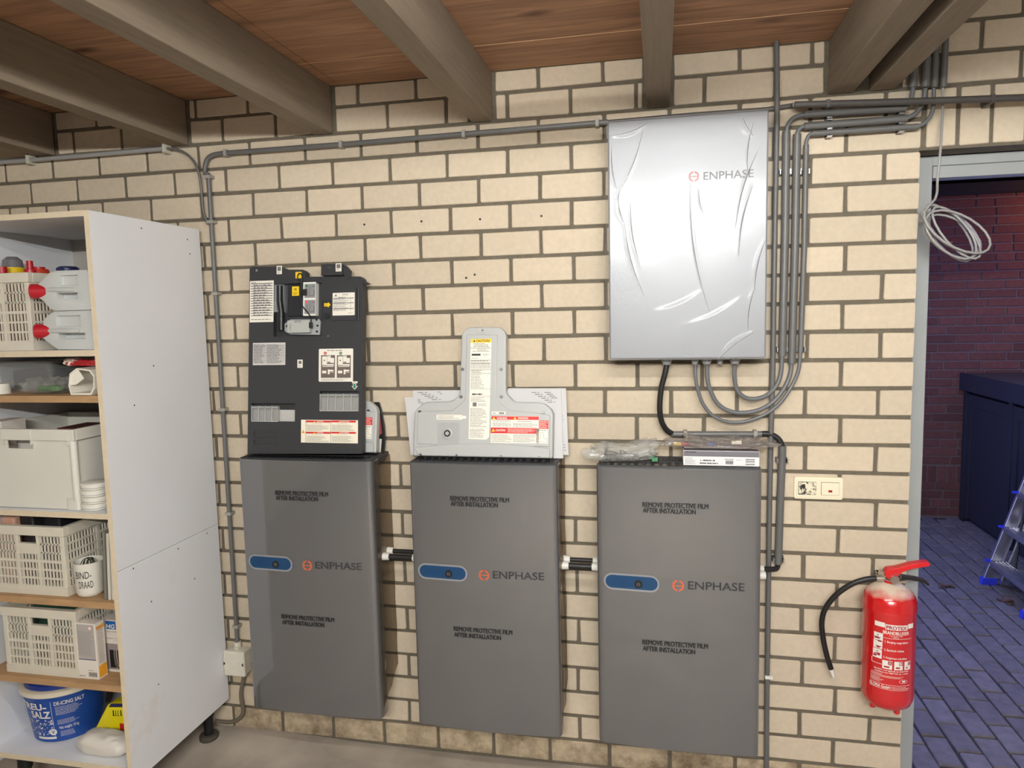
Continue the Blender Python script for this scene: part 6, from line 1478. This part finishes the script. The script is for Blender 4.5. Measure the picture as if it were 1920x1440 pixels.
# ================================================================== ON TOP OF THE RIGHT BATTERY
bx0, bx1 = W(1281, 860, -0.155), W(1424, 862, -0.155); bzt = W(1350, 846, -0.155).z
nb_ = thing('product_carton', 'flat grey and white electronics carton lying on the right battery', 'carton', (bx0.x, -0.155, BZ1 + 0.0005))
NW, NH = bx1.x - bx0.x, bzt - BZ1
M_CARDW = mat('gloss_carton', (226, 224, 222), 0.4); M_CARDG = mat('grey_carton', (112, 108, 114), 0.45)
MB().box(0, 0, 0, NW, 0.125, NH).build('carton', M_CARDW, nb_, bevel=0.0012)
MB().rect(0.001, NH * 0.62, NW - 0.001, NH - 0.001, -0.0005).build('grey_band', M_CARDG, nb_); MB().box(0.0012, 0.001, NH, NW - 0.0012, 0.124, NH + 0.0006).build('grey_top', M_CARDG, nb_)
text('NETGEAR', nb_, (NW * 0.03, NH * 0.86, NW * 0.17, NH * 0.96), M_INK, y=-0.001, bold=0.02); text('NETGEAR', nb_, (NW * 0.55, NH * 0.40, NW * 0.665, NH * 0.49), M_INK, y=-0.001, bold=0.015)
fine(nb_, (NW * 0.02, NH * 0.65, NW * 0.5, NH * 0.72), 1, M_INKG, y=-0.001, seed=1); fine(nb_, (NW * 0.55, NH * 0.69, NW * 0.9, NH * 0.74), 1, M_INKG, y=-0.001, seed=2)
fine(nb_, (NW * 0.02, NH * 0.1, NW * 0.18, NH * 0.56), 6, M_INKG, y=-0.001, seed=3, h=0.3); fine(nb_, (NW * 0.22, NH * 0.28, NW * 0.52, NH * 0.44), 1, M_INK, y=-0.001, seed=4, h=0.55, xs=0.3); fine(nb_, (NW * 0.22, NH * 0.1, NW * 0.52, NH * 0.24), 1, M_INK, y=-0.001, seed=5, h=0.55, xs=0.3)
m = MB()
for q in range(14): m.rect(NW * (0.56 + q * 0.0074), NH * 0.13, NW * (0.5632 + q * 0.0074 + (q % 3) * 0.0012), NH * 0.36, -0.001)
for z_ in (0.10, 0.28, 0.42):
    for q in range(16): m.rect(NW * (0.82 + q * 0.0076), NH * z_, NW * (0.8235 + q * 0.0076 + (q % 2) * 0.0016), NH * (z_ + 0.09), -0.001)
m.build('barcode', M_INK, nb_); fine(nb_, (NW * 0.7, NH * 0.4, NW * 0.79, NH * 0.46), 1, M_INKG, y=-0.001, seed=6)
ztop = BZ1 + 0.0005 + NH + 0.0008
p = W(1352, 840, -0.10)
bag('plastic_bag', 'flat clear bag of papers and small parts lying on the electronics carton', (p.x + 0.002, -0.097, ztop), 0.163, 0.052, 0.017, M_POLYD, 21, 0.30, 24, nu=72, nv=30)
tag(MB().box(-0.125, -0.04, 0, 0.12, 0.04, 0.006).build('booklet', mat('grey_brown_paper', (120, 106, 100), 0.6)), 'folded brownish booklet inside the flat clear bag', 'booklet').location = (p.x + 0.004, -0.095, ztop + 0.003)
for q, (px, c_, s_, lb) in enumerate(((1270, (214, 176, 50), 0.006, 'yellow plug in the flat clear bag'), (1284, (170, 50, 50), 0.006, 'red plug in the flat clear bag'), (1333, (58, 70, 140), 0.007, 'blue plug in the flat clear bag'))):
    MBo = MB(); MBo.cyl((-0.012, 0, s_), (0.012, 0, s_), s_, n=12); tag(MBo.build('wall_plug', mat('plug%d' % q, c_, 0.5), smooth=40), lb, 'plug', 'wall plugs in the bag').location = (W(px, 830, -0.12).x, -0.128, ztop + 0.0096)
tag(MB().box(-0.016, 0, 0, 0.016, 0.001, 0.011).build('bag_label', M_PAPER), 'small white label on the flat clear bag', 'label').location = (W(1381, 824, -0.13).x, -0.1325, ztop + 0.0185)
p = W(1168, 868, -0.11)
M_POLY2 = film_mat('zip_bag', (238, 238, 236), 0.22, 0.08)
bag('plastic_bag', 'puffed clear zip bag of fittings at the left end of the right battery', (p.x, -0.105, BZ1 + 0.0008), 0.122, 0.055, 0.030, M_POLY2, 31, 0.30, 17, nu=72, nv=36, slope=0.05)
zb = BZ1 + 0.006
fit = [(1206, 842, 0.013, 0.034, (196, 194, 188), 'grey-white cable fitting inside the zip bag'), (1190, 850, 0.010, 0.03, (176, 176, 172), 'small grey fitting inside the zip bag')]
for q, (px, py, r_, L_, c_, lb) in enumerate(fit):
    pp = W(px, py, -0.11); t = thing('cable_fitting', lb, 'fitting', (pp.x, -0.11, zb), group='fittings in the zip bag')
    MB().cyl((-L_ / 2, 0, r_ + 0.008), (L_ / 2, 0.006, r_ + 0.016), r_, n=8).build('nut', mat('fit%d' % q, c_, 0.45), t, bevel=0.001); MB().cyl((L_ / 2, 0.006, r_ + 0.016), (L_, 0.01, r_ + 0.02), r_ * 0.7, n=16).build('thread', MATS['fit%d' % q], t, smooth=40)
for q, (px, lb) in enumerate(((1228, 'green terminal clip at the right of the zip bag'), (1222, 'second green terminal clip inside the zip bag'))):
    pp = W(px, 862, -0.13 + q * 0.03); tag(MB().box(-0.010, -0.007, 0, 0.010, 0.007, 0.014).build('terminal_clip', mat('terminal_green', (70, 130, 92), 0.5), bevel=0.002), lb, 'clip', 'green clips in the zip bag').location = (pp.x, -0.13 + q * 0.03, zb)
m = MB(); rg = random.Random(8); pp = W(1160, 860, -0.11)
m.tube(smooth_path([Vector((rg.uniform(-0.05, 0.06), rg.uniform(-0.03, 0.03), 0.006 + rg.uniform(0, 0.026))) for q in range(12)], 6), 0.0022, 6)
o = tag(m.build('wire_tangle', mat('dark_grey_wire', (70, 70, 72), 0.4), smooth=60), 'tangle of dark grey wire inside the zip bag', 'wire'); o.location = (pp.x, -0.11, zb)
